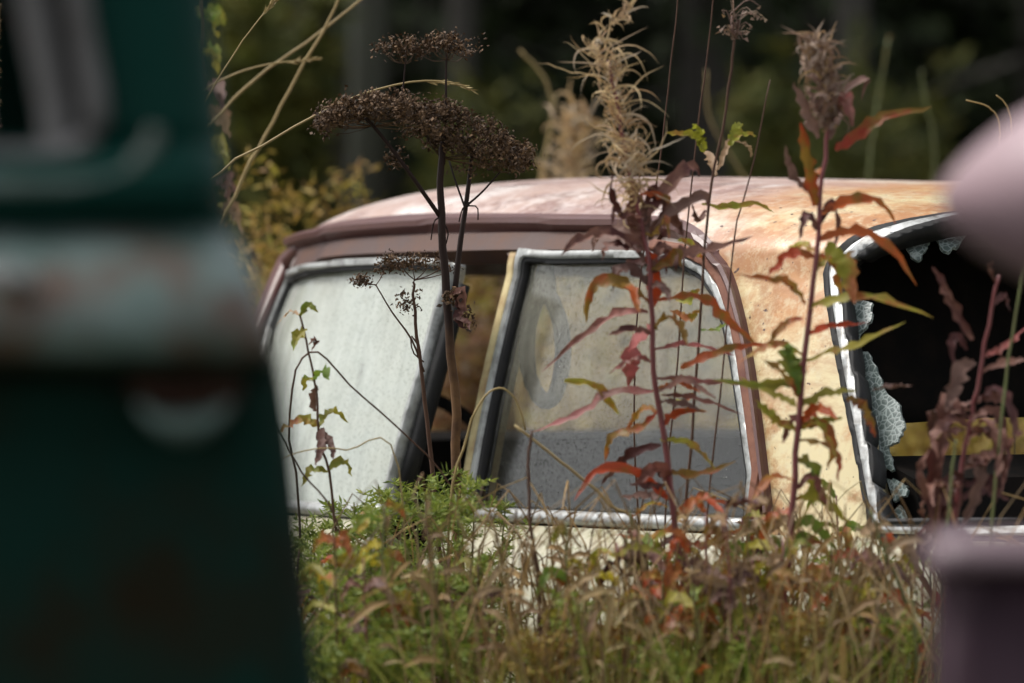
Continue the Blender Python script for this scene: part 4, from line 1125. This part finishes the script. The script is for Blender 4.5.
# ---- feathery green herbs in front of the car, each its own plant
def herb(x, ytop, D, label, seed, mat_='feather', size=1.0, count=900, spread=46):
    D = D + .18; ytop = ytop + 2
    r = random.Random(seed); e = plant('feathery_herb', label, 'weed', [(x + r.uniform(-12, 12), 760), (x, (ytop + 700) / 2), (x + r.uniform(-10, 10), ytop)], D, .003, .001, P_['greenstem'], 'feathery herbs before the car')
    mb_ = MB(); br = []
    for b in range(46):
        u = r.random() ** 1.0; y = ytop + u * (690 - ytop); a = r.uniform(-1, 1)
        L = spread * r.uniform(.5, 1.2) * (.65 + .5 * u)
        p0 = at(x, y, D); p1 = at(x + a * L * .6, y - L * .30, D + r.uniform(-.12, .12) * .6); p2 = at(x + a * L, y - L * .42, D + r.uniform(-.14, .14))
        c = curve([p0, p1, p2], 14); mb_.tube(c[::3], .0008, .0005, 3); br += c[3:]
    for i in range(count):
        p = br[r.randrange(len(br))]; L = r.uniform(.006, .017) * size
        d = Vector((r.uniform(-1, 1), r.uniform(-1, 1), r.uniform(-.3, .9))).normalized()
        s_ = d.cross(Vector((r.uniform(-1, 1), r.uniform(-1, 1), r.uniform(-1, 1)))).normalized() * L * .11
        mb_.add([p, p + d * L * .5 + s_, p + d * L, p + d * L * .5 - s_], [(0, 1, 2, 3)])
    o = link_mesh('foliage', mb_, P_[mat_], e); o['kind'] = 'stuff'
k = 0
for (x, yt, D) in [(312, 545, 7.2), (338, 520, 7.35), (352, 500, 7.5), (372, 515, 7.15), (398, 500, 7.4), (420, 490, 7.55), (445, 488, 7.4), (472, 478, 7.5), (500, 492, 7.45), (330, 580, 6.95), (375, 590, 6.9), (430, 580, 7.0), (478, 560, 7.1), (455, 620, 6.85), (400, 640, 6.8), (320, 630, 6.8), (385, 500, 7.5), (432, 500, 7.3), (462, 492, 7.3), (318, 515, 7.45), (360, 545, 7.1)]:
    herb(x, yt, D, 'feathery green herb crowded before the front door', 100 + k, count=1400); k += 1
for (x, yt, D) in [(565, 600, 6.9), (620, 590, 7.0), (690, 560, 7.1), (735, 575, 7.0), (830, 560, 7.2), (870, 575, 7.0), (905, 560, 7.25), (530, 640, 6.8), (660, 640, 6.8), (800, 620, 6.8), (650, 560, 7.2), (710, 600, 6.9), (770, 565, 7.15), (850, 600, 6.95), (890, 620, 6.85), (590, 640, 6.9), (745, 640, 6.8), (850, 545, 7.3)]:
    herb(x, yt, D, 'feathery olive herb crowded before the rear door and wing', 140 + k, 'feather' if k % 2 else 'autumn', count=900, spread=44); k += 1
# ---- grass and dead stems too dense to count
r = random.Random(77); mb = MB()
def blade_at(x, y, h, lean, wd, mb=mb, r=r):
    a = r.uniform(0, 6.283); d = Vector((math.cos(a), math.sin(a), 0)); p = Vector((x, y, -.03)); pts = []
    for k in range(6):
        u = k / 5; pts.append(p + Vector((0, 0, h * (u - .12 * lean * u * u))) + d * (lean * h * u * u * .55))
    mb.blade(pts, wd, Vector((r.uniform(-1, 1), -1, r.uniform(-.2, .4))), .3, 'grass')
clumps = [(r.uniform(610, 950), 7.5 - .9 * r.random() ** 1.3, r.uniform(505, 610), r.uniform(-.6, .6)) for _ in range(44)] + [(r.uniform(270, 610), 7.4 - .8 * r.random(), r.uniform(560, 640), r.uniform(-.6, .6)) for _ in range(20)]
for i in range(2300):
    cpx, cy, cty, cl = clumps[r.randrange(len(clumps))]
    px = cpx + r.gauss(0, 16); y = min(7.52, cy + r.gauss(0, .05)); x = (px - 512) / FPX * y; topy = cty + abs(r.gauss(0, 50))
    z = CAMZ - (topy - 341.5) / FPX * y
    blade_at(x, y, min(z, .98), r.uniform(.1, 1.5), r.uniform(.002, .006))
for i in range(480):
    y = 7.45 - .6 * r.random(); px = r.uniform(300, 940); x = (px - 512) / FPX * y
    z = CAMZ - (r.uniform(485, 600) - 341.5) / FPX * y
    blade_at(x, y, min(1.03, z + .06), r.uniform(.9, 2.2), r.uniform(.003, .0095))
for i in range(7000):
    x, y = r.uniform(-3.2, 3.2), r.uniform(1.6, 17)
    q = toL @ (Vector((x, y, 0)) - CAR)
    if (-1.8 < q.x < 2.8 and abs(q.y) < .78) or (5.9 < y < 7.6 and abs(x) < .6): continue
    if y < 5.5 and abs(x) < .28: h = r.uniform(.15, .5)
    else: h = r.uniform(.25, .75)
    blade_at(x, y, h, r.uniform(.2, 1.0), r.uniform(.004, .009))
tag(link_mesh('grass', mb, P_['grass'], smooth=False), 'tangled green and straw-coloured grass around the wrecks', 'grass', kind='stuff')
mb = MB(); r = random.Random(31)
for i in range(360):
    y = r.uniform(6.8, 7.5); px = r.uniform(420, 935); x = (px - 512) / FPX * y; a = r.uniform(-1, 1)
    h = CAMZ - (r.uniform(490, 640) - 341.5) / FPX * y
    mb.tube(curve([(x, y, 0), (x + a * .05, y, h * .6), (x + a * .14, y + r.uniform(-.1, .1), h), (x + a * .25, y + r.uniform(-.1, .1), h * r.uniform(.86, 1.0))], 9), r.uniform(.001, .0024), .0008, 4)
    if i % 2 == 0:
        for q in range(4):
            u = r.uniform(.3, .95); p = Vector((x + a * .14 * u, y + r.uniform(-.05, .05), h * (.55 + .45 * u)))
            d = Vector((r.uniform(-1, 1), r.uniform(-.6, .6), r.uniform(-.8, .5))).normalized(); L = r.uniform(.02, .055)
            mb.blade([p, p + d * L * .4, p + d * L * .75 - Vector((0, 0, L * .15)), p + d * L - Vector((0, 0, L * .35))], L * .22, (0, -1, .5), .3)
tag(link_mesh('dead_weeds', mb, leafmat('dead_weed_stems', [(0.16, 0.08, 0.03), (0.30, 0.19, 0.08), (0.10, 0.05, 0.03), (0.40, 0.22, 0.06), (0.42, 0.33, 0.17)], .6, .15, .3)), 'tangle of dead brown stems before the rear door', 'weeds', kind='stuff')

# ---- weeds behind the car
def shrub(label, px, D, ytop, halfw, mat_, seed, count=1500, name='shrub', group=None, leafL=.035, cat='shrub'):
    r = random.Random(seed); b = at(px, 341, D); b.z = -.04
    e = thing(name, label, cat, b, 0, group); ms, mf = MB(), MB()
    H = CAMZ - (ytop - 341.5) / FPX * D; Wd = halfw / FPX * D; pts = []
    for i in range(16):
        a = r.uniform(0, 6.283); q = r.uniform(.1, 1); tp = Vector((b.x + math.cos(a) * Wd * q, b.y + math.sin(a) * Wd * q * 1.2, H * r.uniform(.72, 1.0)))
        c = curve([b, b.lerp(tp, .5) + Vector((math.cos(a) * .04, 0, .05)), tp], 16); ms.tube(c[::2], .005, .0015, 4); pts += c[7:]
    for i in range(count):
        p = pts[r.randrange(len(pts))] + Vector((r.gauss(0, .03), r.gauss(0, .03), r.gauss(0, .025))); L = leafL * r.uniform(.5, 1.3)
        d = Vector((r.uniform(-1, 1), r.uniform(-1, 1), r.uniform(-.4, .9))).normalized()
        mf.blade([p, p + d * L * .5, p + d * L], L * .32, (r.uniform(-1, 1), r.uniform(-1, 1), 1), .3)
    link_mesh('stem', ms, P_['thinstem'], e); o = link_mesh('foliage', mf, P_[mat_], e); o['kind'] = 'stuff'
shrub('golden-brown blurred shrub behind the car, nearest the green truck', 258, 10.0, 158, 62, 'golden', 1, 3800, leafL=.028)
shrub('low russet shrub left of the misted front window', 236, 9.8, 205, 48, 'autumn', 2, 3000, leafL=.028)
shrub('small yellow-green shrub peeping over the front of the roof', 352, 10.4, 168, 34, 'golden', 3, 2400, leafL=.026)
shrub('russet shrub seen through the gap between the side windows', 470, 11.2, 230, 60, 'russet', 4, 4200)
shrub('olive shrub hidden mostly behind the rear side window', 610, 11.6, 230, 90, 'golden', 5, 4200)
shrub('yellow shrub seen through the bottom of the smashed rear window', 950, 11.2, 330, 90, 'golden', 6, 4200)
shrub('brown shrub far behind the middle of the car', 380, 12.2, 225, 90, 'russet', 7, 4200)
shrub('tall dark olive shrub at the far left behind the truck window', 20, 9.6, 60, 60, 'autumn', 8, 1200)
shrub('olive shrub behind the rear of the car at far right', 1060, 11.0, 235, 70, 'golden', 9, 1800)
e = plant('grass_plume', 'pale tan feathery plume blurred behind the roof, left of the golden seed fluff', 'grass', [(575, 340), (577, 220), (575, 150), (578, 108)], 10.4, .004, .002, P_['straw'])
fluff(e, [(570, 190), (574, 150), (578, 115)], 10.4, 220, 10, 34, P_['fluff'], 9, 3.0, 61, 1.2)
for (x0, tip, lab) in [(1000, [(1000, 200), (1000, 130), (990, 108), (966, 100)], 'curly dry grass stem above the pink wreck'), (1015, [(1010, 200), (1012, 130), (1006, 105), (996, 95)], 'short curly dry grass above the pink wreck at the edge')]:
    plant('grass_stalk', lab, 'grass', tip, 8.2, .0016, .001, P_['straw'], 'tall straw grass stalks')
e = plant('dry_weed', 'curly dry brown weed at the left edge behind the truck window', 'weed', [(20, 260), (14, 170), (10, 110), (14, 70)], 7.8, .002, .0012, P_['straw'])
fluff(e, [(14, 140), (10, 90), (8, 40), (6, 10)], 7.8, 34, 25, 60, P_['fluff'], 7, 2.0, 62, .4)
leaf(e, [(-10, 128), (12, 130), (30, 138)], 12, 'brownleaf', 7.8)
shrub('olive-green blurred bush at upper left behind the grass stalks', 255, 19.0, -40, 75, 'birchleaf', 21, 4200, leafL=.12, name='bush')
shrub('dim green blurred bush behind the bristly fireweed', 800, 20.0, 40, 80, 'birchleaf', 22, 2200, leafL=.10, name='bush')
shrub('dim green blurred bush behind the dried umbel', 470, 20.5, 60, 70, 'birchleaf', 23, 1800, leafL=.10, name='bush')
shrub('dim green blurred bush above the rear of the roof at right', 915, 20.5, 70, 70, 'birchleaf', 24, 1800, leafL=.10, name='bush')
# undergrowth between the car and the forest
mb = MB(); r = random.Random(14)
for i in range(9000):
    y = r.uniform(12.5, 23); x = r.uniform(-.5, .5) * y * .42
    zmax = 1.05 + .03 * (y - 12) + .15 * math.sin(x * 3 + y)
    p = Vector((x, y, r.uniform(0, zmax))); L = r.uniform(.05, .16)
    d = Vector((r.uniform(-1, 1), r.uniform(-.5, .5), r.uniform(.1, 1.4))).normalized()
    mb.blade([p, p + d * L * .5, p + d * L], L * .3, (r.uniform(-1, 1), -1, r.uniform(0, 1)), .3)
tag(link_mesh('undergrowth', mb, P_['autumn']), 'blurred brown and olive undergrowth behind the car', 'undergrowth', kind='stuff')

# ---- forest
def tree_mesh(seed, H, rad, conifer=True, low=.3):
    r = random.Random(seed); mt, mc = MB(), MB()
    mt.tube([(0, 0, -.1), (r.gauss(0, .03), 0, H * .3), (r.gauss(0, .06), r.gauss(0, .06), H * .65), (0, 0, H)], .016 * H, .02, 9)
    nb = 70 if conifer else 40
    for i in range(nb):
        z = low + (H - low) * (i / nb) ** 1.05; L = rad * (1 - z / H) ** .75 * r.uniform(.7, 1.15); a = r.uniform(0, 6.283)
        dz = -.22 if conifer else .35
        tp = Vector((math.cos(a) * L, math.sin(a) * L, z + dz * L)); b0 = Vector((0, 0, z))
        mt.tube([b0, b0.lerp(tp, .5) + Vector((0, 0, .05)), tp], .012 + .01 * L, .004, 4)
        for q in range(80):
            u = r.uniform(.12, 1); p = b0.lerp(tp, u) + Vector((r.gauss(0, .11), r.gauss(0, .11), r.gauss(-.05, .10)))
            S = r.uniform(.08, .20); d = Vector((r.uniform(-1, 1), r.uniform(-1, 1), r.uniform(-.9, .3))).normalized()
            s_ = d.cross(Vector((r.uniform(-1, 1), r.uniform(-1, 1), r.uniform(-1, 1)))).normalized() * S * .3
            mc.add([p, p + d * S * .5 + s_, p + d * S, p + d * S * .5 - s_], [(0, 1, 2, 3)])
    return mt, mc
protos = []
for i in range(4):
    mt, mc = tree_mesh(200 + i, 11 + i, 1.7 + .15 * i, True, .15)
    e = thing('forest_tree', 'dark blurred conifer in the forest behind the car', 'tree', (0, 0, 0), 0, 'dark conifers of the forest edge')
    protos.append((e, link_mesh('trunk', mt, P_['bark'], e, smooth=True, local=True), link_mesh('crown', mc, P_['conifer'], e, local=True)))
used = [False] * 4; r = random.Random(8); n = 0
spots = []
for row, (yy, dx) in enumerate([(24.5, 1.75), (27.5, 1.7), (31, 1.8)]):
    nx_ = 10
    for i in range(nx_): spots.append(((i - nx_ / 2 + .5 + .4 * (row % 2)) * dx + r.uniform(-.4, .4), yy + r.uniform(-.8, .8)))
for (x, y) in spots:
    i = n % 4; e, t_, c_o = protos[i]
    if used[i]:
        e2 = e.copy(); COL.objects.link(e2)
        for ch in (t_, c_o):
            q = ch.copy(); COL.objects.link(q); q.parent = e2
        e = e2
    used[i] = True; e.location = (x, y, 0); e.rotation_euler = (0, 0, r.uniform(0, 6.28)); s_ = r.uniform(.85, 1.15); e.scale = (s_, s_, s_); n += 1
for (px, y, m_, rad, lab, seed) in [(362, 20.5, 'palebark', .085, 'pale grey slender tree trunk blurred behind the dried umbel', 1), (292, 22.0, 'bark', .07, 'thin grey tree trunk blurred behind the golden-brown shrub', 2),
                                (846, 21.5, 'bark', .08, 'brownish tree trunk blurred behind the bristly fireweed', 3), (455, 22.5, 'bark', .07, 'dim tree trunk blurred right of the pale grey one', 4)]:
    b = at(px, 341, y); b.z = 0
    e = thing('forest_tree', lab, 'tree', b); rr = random.Random(seed)
    mb = MB(); mb.tube([(b.x, b.y, -.1), (b.x + .03, b.y, 3), (b.x - .08, b.y, 7), (b.x, b.y, 10)], rad, .02, 10)
    mc = MB()
    for i in range(26):
        z = rr.uniform(3.4, 9.8); a = rr.uniform(0, 6.28); L = rr.uniform(.5, 1.4) * (1 - (z - 3) / 9)
        t0 = Vector((b.x, b.y, z)); tp = t0 + Vector((math.cos(a) * L, math.sin(a) * L, L * .5)); mb.tube([t0, tp], .02, .006, 4)
        for q in range(60):
            p = t0.lerp(tp, rr.uniform(.2, 1.05)) + Vector((rr.gauss(0, .14), rr.gauss(0, .14), rr.gauss(0, .14))); mc.tri(p, .12, rr)
    link_mesh('trunk', mb, P_[m_], e, smooth=True); link_mesh('crown', mc, P_['birchleaf'], e)
mb = MB(); r = random.Random(55)
for i in range(42000):
    y = r.uniform(33, 39); x = r.uniform(-14, 14); p = Vector((x, y, r.uniform(0, 1) ** 1.5 * 12)); S = r.uniform(.35, .8)
    d = Vector((r.uniform(-1, 1), r.uniform(-1, 1), r.uniform(-1, 1))).normalized(); s_ = d.cross(Vector((r.uniform(-1, 1), r.uniform(-1, 1), r.uniform(-1, 1)))).normalized() * S * .4
    mb.add([p, p + d * S * .5 + s_, p + d * S, p + d * S * .5 - s_], [(0, 1, 2, 3)])
tag(link_mesh('forest', mb, P_['conifer']), 'dark mass of the forest beyond the nearer trees', 'forest', kind='stuff')

# ================================================================== blurred green truck at the left
def green_paint():
    t = NT('weathered_green_paint')
    n1 = t.noise(7, 6, .65); n2 = t.noise(22, 7, .7)
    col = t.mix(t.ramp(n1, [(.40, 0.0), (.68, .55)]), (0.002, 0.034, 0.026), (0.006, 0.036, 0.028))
    col = t.mix(t.ramp(n2, [(.60, 0.0), (.72, .9)]), col, (0.025, 0.012, 0.006))
    t.b.inputs['Specular IOR Level'].default_value = .08
    t.setp(Base_Color=col, Roughness=.5); return t.m
M['green'] = green_paint()
M['dullgrey'] = plain('dull_grey_trim', (0.14, 0.135, 0.135), .5, .2, .7, 16, (0.04, 0.035, 0.03), spec=.3)
M['lamprust'] = plain('dark_rust', (0.03, 0.014, 0.009), .8, 0, .5, 20, spec=.1)
M['lowgreen'] = plain('shaded_green_panel_rust', (0.002, 0.022, 0.016), .7, 0, 1.0, 9, (0.016, 0.010, 0.004), spec=.1)  # green darkened for the shade below the shoulder, with brown-black rust patches
def skylit_faded_green():
    t = NT('skylit_faded_green_paint_rust')
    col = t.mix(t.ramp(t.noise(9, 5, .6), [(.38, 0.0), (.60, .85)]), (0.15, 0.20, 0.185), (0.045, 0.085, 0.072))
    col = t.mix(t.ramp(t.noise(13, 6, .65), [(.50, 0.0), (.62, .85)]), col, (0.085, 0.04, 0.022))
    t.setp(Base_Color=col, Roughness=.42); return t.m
M['faded'] = skylit_faded_green()  # sky reflection on the shoulder put into paler green, over faded rusty paint
GD = 4.0
def interp(tab, v):
    for (a, b), (c, d) in zip(tab, tab[1:]):
        if v <= c: return b + (d - b) * max(0, (v - a)) / (c - a)
    return tab[-1][1]
edge = [(-260, 165), (0, 188), (120, 200), (238, 213), (256, 226), (300, 246), (340, 258), (380, 264), (450, 274), (683, 300), (1400, 330), (1980, 330)]
depth = [(-260, .03), (150, .03), (170, .0), (196, .0), (206, .035), (238, .035), (246, .02), (262, -.01), (290, -.035), (320, -.047), (342, -.045), (356, -.02), (372, .03), (440, .04), (683, .035), (1400, .05), (1980, .05)]
tk = at(-250, 341, GD); tk.z = 0
truck = thing('green_truck', 'dark green truck cab corner very blurred at the left edge', 'truck', tk)
rowsy = [-260, -180, -100, -50, 0, 30, 60, 90, 120, 140, 150, 160, 170, 180, 190, 196, 201, 206, 220, 232, 238, 242, 246, 254, 262, 275, 290, 305, 320, 332, 342, 349, 356, 364, 372, 390, 415, 440, 500, 560, 620, 683, 800, 1000, 1400, 1980]
V = []; cols = 0
for yv in rowsy:
    xe = (interp(edge, yv) - 512) / FPX * GD; z = CAMZ - (yv - 341.5) / FPX * GD; yf = GD + interp(depth, yv); rc = .035
    row = [(xe * (yf + d) / GD - .03 - .02 * d, yf + d) for d in (1.3, .6, .2)]
    for k in range(7):
        a = k / 6 * math.pi / 2; row.append((xe - rc + rc * math.cos(a), yf + rc - rc * math.sin(a)))
    for k in range(1, 34): row.append((xe - rc - (.012 * k if k < 25 else .288 + (k - 24) ** 1.5 * .05), yf))
    cols = len(row)
    V += [Vector((x, y, z)) for x, y in row]
F = []
for j in range(len(rowsy) - 1):
    for i in range(cols - 1):
        a = j * cols + i; F.append((a, a + cols, a + cols + 1, a + 1))
wpoly = [(x, y) for x, y in [(-900, -300), (66, -300), (72, -60), (80, 20), (94, 90), (97, 118), (90, 138), (74, 150), (40, 156), (-900, 160)]]
def wpx(p): return (p.x / GD * FPX + 512, 341.5 - (p.z - CAMZ) / GD * FPX)
V2, F2 = clip(V, F, [.5 if p.y > GD + .1 else sdf(wpoly, *wpx(p)) for p in V])
def zsplit(F_, V_, lo, hi):
    out = []
    for f in F_:
        c = sum((V_[i] for i in f), Vector()) / len(f); yy = wpx(c)[1]
        if lo <= yy < hi: out.append(f)
    return out
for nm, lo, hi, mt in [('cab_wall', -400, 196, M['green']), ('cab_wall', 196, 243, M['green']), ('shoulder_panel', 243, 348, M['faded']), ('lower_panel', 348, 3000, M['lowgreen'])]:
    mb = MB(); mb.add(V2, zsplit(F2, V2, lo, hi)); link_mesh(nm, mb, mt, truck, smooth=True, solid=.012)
mb = MB(); mb.tube([at(x, y, GD + .005) for x, y in [(66, -260), (72, -60), (80, 20), (94, 90), (96, 120), (88, 140), (70, 152), (40, 158), (-100, 160), (-400, 160)]], .0095, .0095, 8); link_mesh('window_trim', mb, M['dullgrey'], truck, smooth=True)
mb = MB(); mb.tube(curve([at(x, y, GD + .02) for x, y in [(24, -260), (28, -60), (34, 0), (46, 60), (56, 110), (58, 140), (60, 160)]], 20), .014, .014, 8); link_mesh('window_divider', mb, M['dullgrey'], truck, smooth=True)
mb = MB(); mb.tube([at(x, y, GD + .035) for x, y in [(48, -260), (54, -60), (60, 20), (72, 90), (76, 120), (70, 145)]], .011, .011, 8); link_mesh('window_rubber', mb, M['rubber'], truck, smooth=True)
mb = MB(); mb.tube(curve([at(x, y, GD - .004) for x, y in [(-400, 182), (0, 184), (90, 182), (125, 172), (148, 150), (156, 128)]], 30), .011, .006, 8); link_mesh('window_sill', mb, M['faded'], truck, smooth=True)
lc = at(184, 384, GD - .012)
mb = MB(); mb.add([lc + Vector((0, .004, 0))] + [lc + Vector((.038 * math.cos(i * math.pi / 12), -.006, .033 * math.sin(i * math.pi / 12))) for i in range(24)] + [lc + Vector((.040 * math.cos(i * math.pi / 12), .03, .035 * math.sin(i * math.pi / 12))) for i in range(24)],
       [(0, 1 + (i + 1) % 24, 1 + i) for i in range(24)] + [(1 + i, 1 + (i + 1) % 24, 25 + (i + 1) % 24, 25 + i) for i in range(24)]); lamp = link_mesh('side_lamp', mb, M['lamprust'], truck)
arc = [lc + Vector((.034 * math.cos(R(a_)), -.012, .030 * math.sin(R(a_)))) for a_ in range(205, 336, 10)]
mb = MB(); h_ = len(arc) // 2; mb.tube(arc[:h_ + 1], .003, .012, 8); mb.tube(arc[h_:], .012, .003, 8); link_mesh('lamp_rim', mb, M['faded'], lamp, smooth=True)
mb = MB(); mb.tube(curve([at(-90, 278, GD - .05), at(-60, 276, GD - .075), at(5, 278, GD - .075), at(26, 284, GD - .05)], 14), .011, .009, 8); link_mesh('door_handle', mb, M['chrome'], truck, smooth=True)
# far wall of the cab with its own window opening, roof
mb = MB(); fx = at(188, 0, GD).x * 1.325 - .06; yb = GD + 1.3
mb.box((-1.2, yb, 0.1), (fx - .004, yb + .03, 1.10)); mb.box((-1.2, yb, 1.62), (fx - .004, yb + .03, 1.70)); mb.box((fx - .12, yb, 1.10), (fx - .004, yb + .03, 1.62))
link_mesh('far_wall', mb, M['green'], truck)
mb = MB(); mb.box((-1.25, GD - .0, 1.573), (fx + .0, GD + 1.33, 1.64)); link_mesh('cab_roof', mb, M['green'], truck)

# ================================================================== blurred pink wreck at the right
M['pinkp'] = plain('chalky_pink_paint', (0.34, 0.235, 0.26), .5, 0, .4, 9, (0.20, 0.12, 0.13))
M['mauvelit'] = plain('toplit_mauve_paint', (0.17, 0.115, 0.135), .5, 0, .6, 14, (0.07, 0.045, 0.05))  # highlight along the ledge top put into a lighter mauve
M['purple'] = plain('dull_purple_paint', (0.058, 0.032, 0.044), .6, 0, .6, 12, (0.015, 0.01, 0.012), spec=.2)
pk = at(1150, 341, GD); pk.z = 0
pink = thing('pink_wreck', 'faded pink and purple car wreck very blurred at the right edge', 'car', pk)
mb = MB(); n_ = 20; vs_ = []
prof = [(952, 196, 0.5), (954, 196, 10), (959, 196, 21), (970, 196, 35), (986, 195, 50), (1006, 193, 65), (1030, 191, 80), (1064, 190, 98), (1120, 196, 110), (1300, 215, 120), (1700, 230, 130), (2200, 240, 130)]
for (x, y, rr) in prof:
    c = at(x, y, GD); c.y = GD + .12
    for j in range(n_):
        a = 2 * math.pi * j / n_; q = rr / FPX * GD
        vs_.append((c.x, c.y + 1.5 * q * math.cos(a), c.z + q * math.sin(a)))
fs = []
for i in range(len(prof) - 1):
    for j in range(n_): fs.append((i * n_ + j, i * n_ + (j + 1) % n_, (i + 1) * n_ + (j + 1) % n_, (i + 1) * n_ + j))
fs.append(tuple(range(n_)))
mb.add(vs_, fs); link_mesh('tail_fin', mb, M['pinkp'], pink, smooth=True)
mb = MB(); xl = at(930, 0, GD).x; zt = at(0, 556, GD).z; prof = [(-.02, -.02), (-.02, .012), (.0, .03), (.06, .035)]
pr = [(GD + .006, -.012), (GD - .010, -.010), (GD - .012, .0), (GD - .004, .010), (GD + .012, .014), (GD + .06, .015)]
cols = [xl + .02 * (1 - math.cos(t)) if False else xl + d for t, d in [(0, 0), (0, .006), (0, .02), (0, .05), (0, .2), (0, .6), (0, 1.3)]]
vs_ = []
for i, x in enumerate(cols):
    sh = [.02, .006, 0, 0, 0, 0, 0][i]
    for (yy, dz) in pr: vs_.append((x, yy + sh, zt + dz - sh * .3))
k_ = len(pr); fs = [(i * k_ + j, (i + 1) * k_ + j, (i + 1) * k_ + j + 1, i * k_ + j + 1) for i in range(len(cols) - 1) for j in range(k_ - 1)]
mb.add(vs_, fs); link_mesh('bumper_ledge', mb, M['mauvelit'], pink, smooth=True, solid=.02)
mb = MB(); vs_ = []; nx_ = 60
for i in range(nx_ + 1):
    x = xl + .004 + 1.25 * (i / nx_) ** 1.5; rib = .004 * math.cos(x * 260)
    sh = .03 * max(0, 1 - (x - xl) / .03) ** 2
    for z in (0.05, .4, .8, zt - .012): vs_.append((x - (zt - z) * .02, GD + .012 + rib + sh, z))
fs = [(i * 4 + j, (i + 1) * 4 + j, (i + 1) * 4 + j + 1, i * 4 + j + 1) for i in range(nx_) for j in range(3)]
mb.add(vs_, fs); link_mesh('tail_panel', mb, M['purple'], pink, smooth=True, solid=.05)
mb = MB(); mb.add([(xl * q + .012 + o, GD * q + .02, z) for q in (1.0, 1.4) for o in (0, .03) for z in (.05, zt - .03)], [(0, 1, 5, 4), (2, 6, 7, 3), (1, 3, 7, 5), (4, 5, 7, 6)]); link_mesh('side_panel', mb, M['purple'], pink)
x2 = at(1090, 0, GD).x
mb = MB(); mb.box((x2, GD + .08, zt + .01), (x2 + .9, GD + .16, at(0, 215, GD).z)); link_mesh('quarter_panel', mb, M['pinkp'], pink)
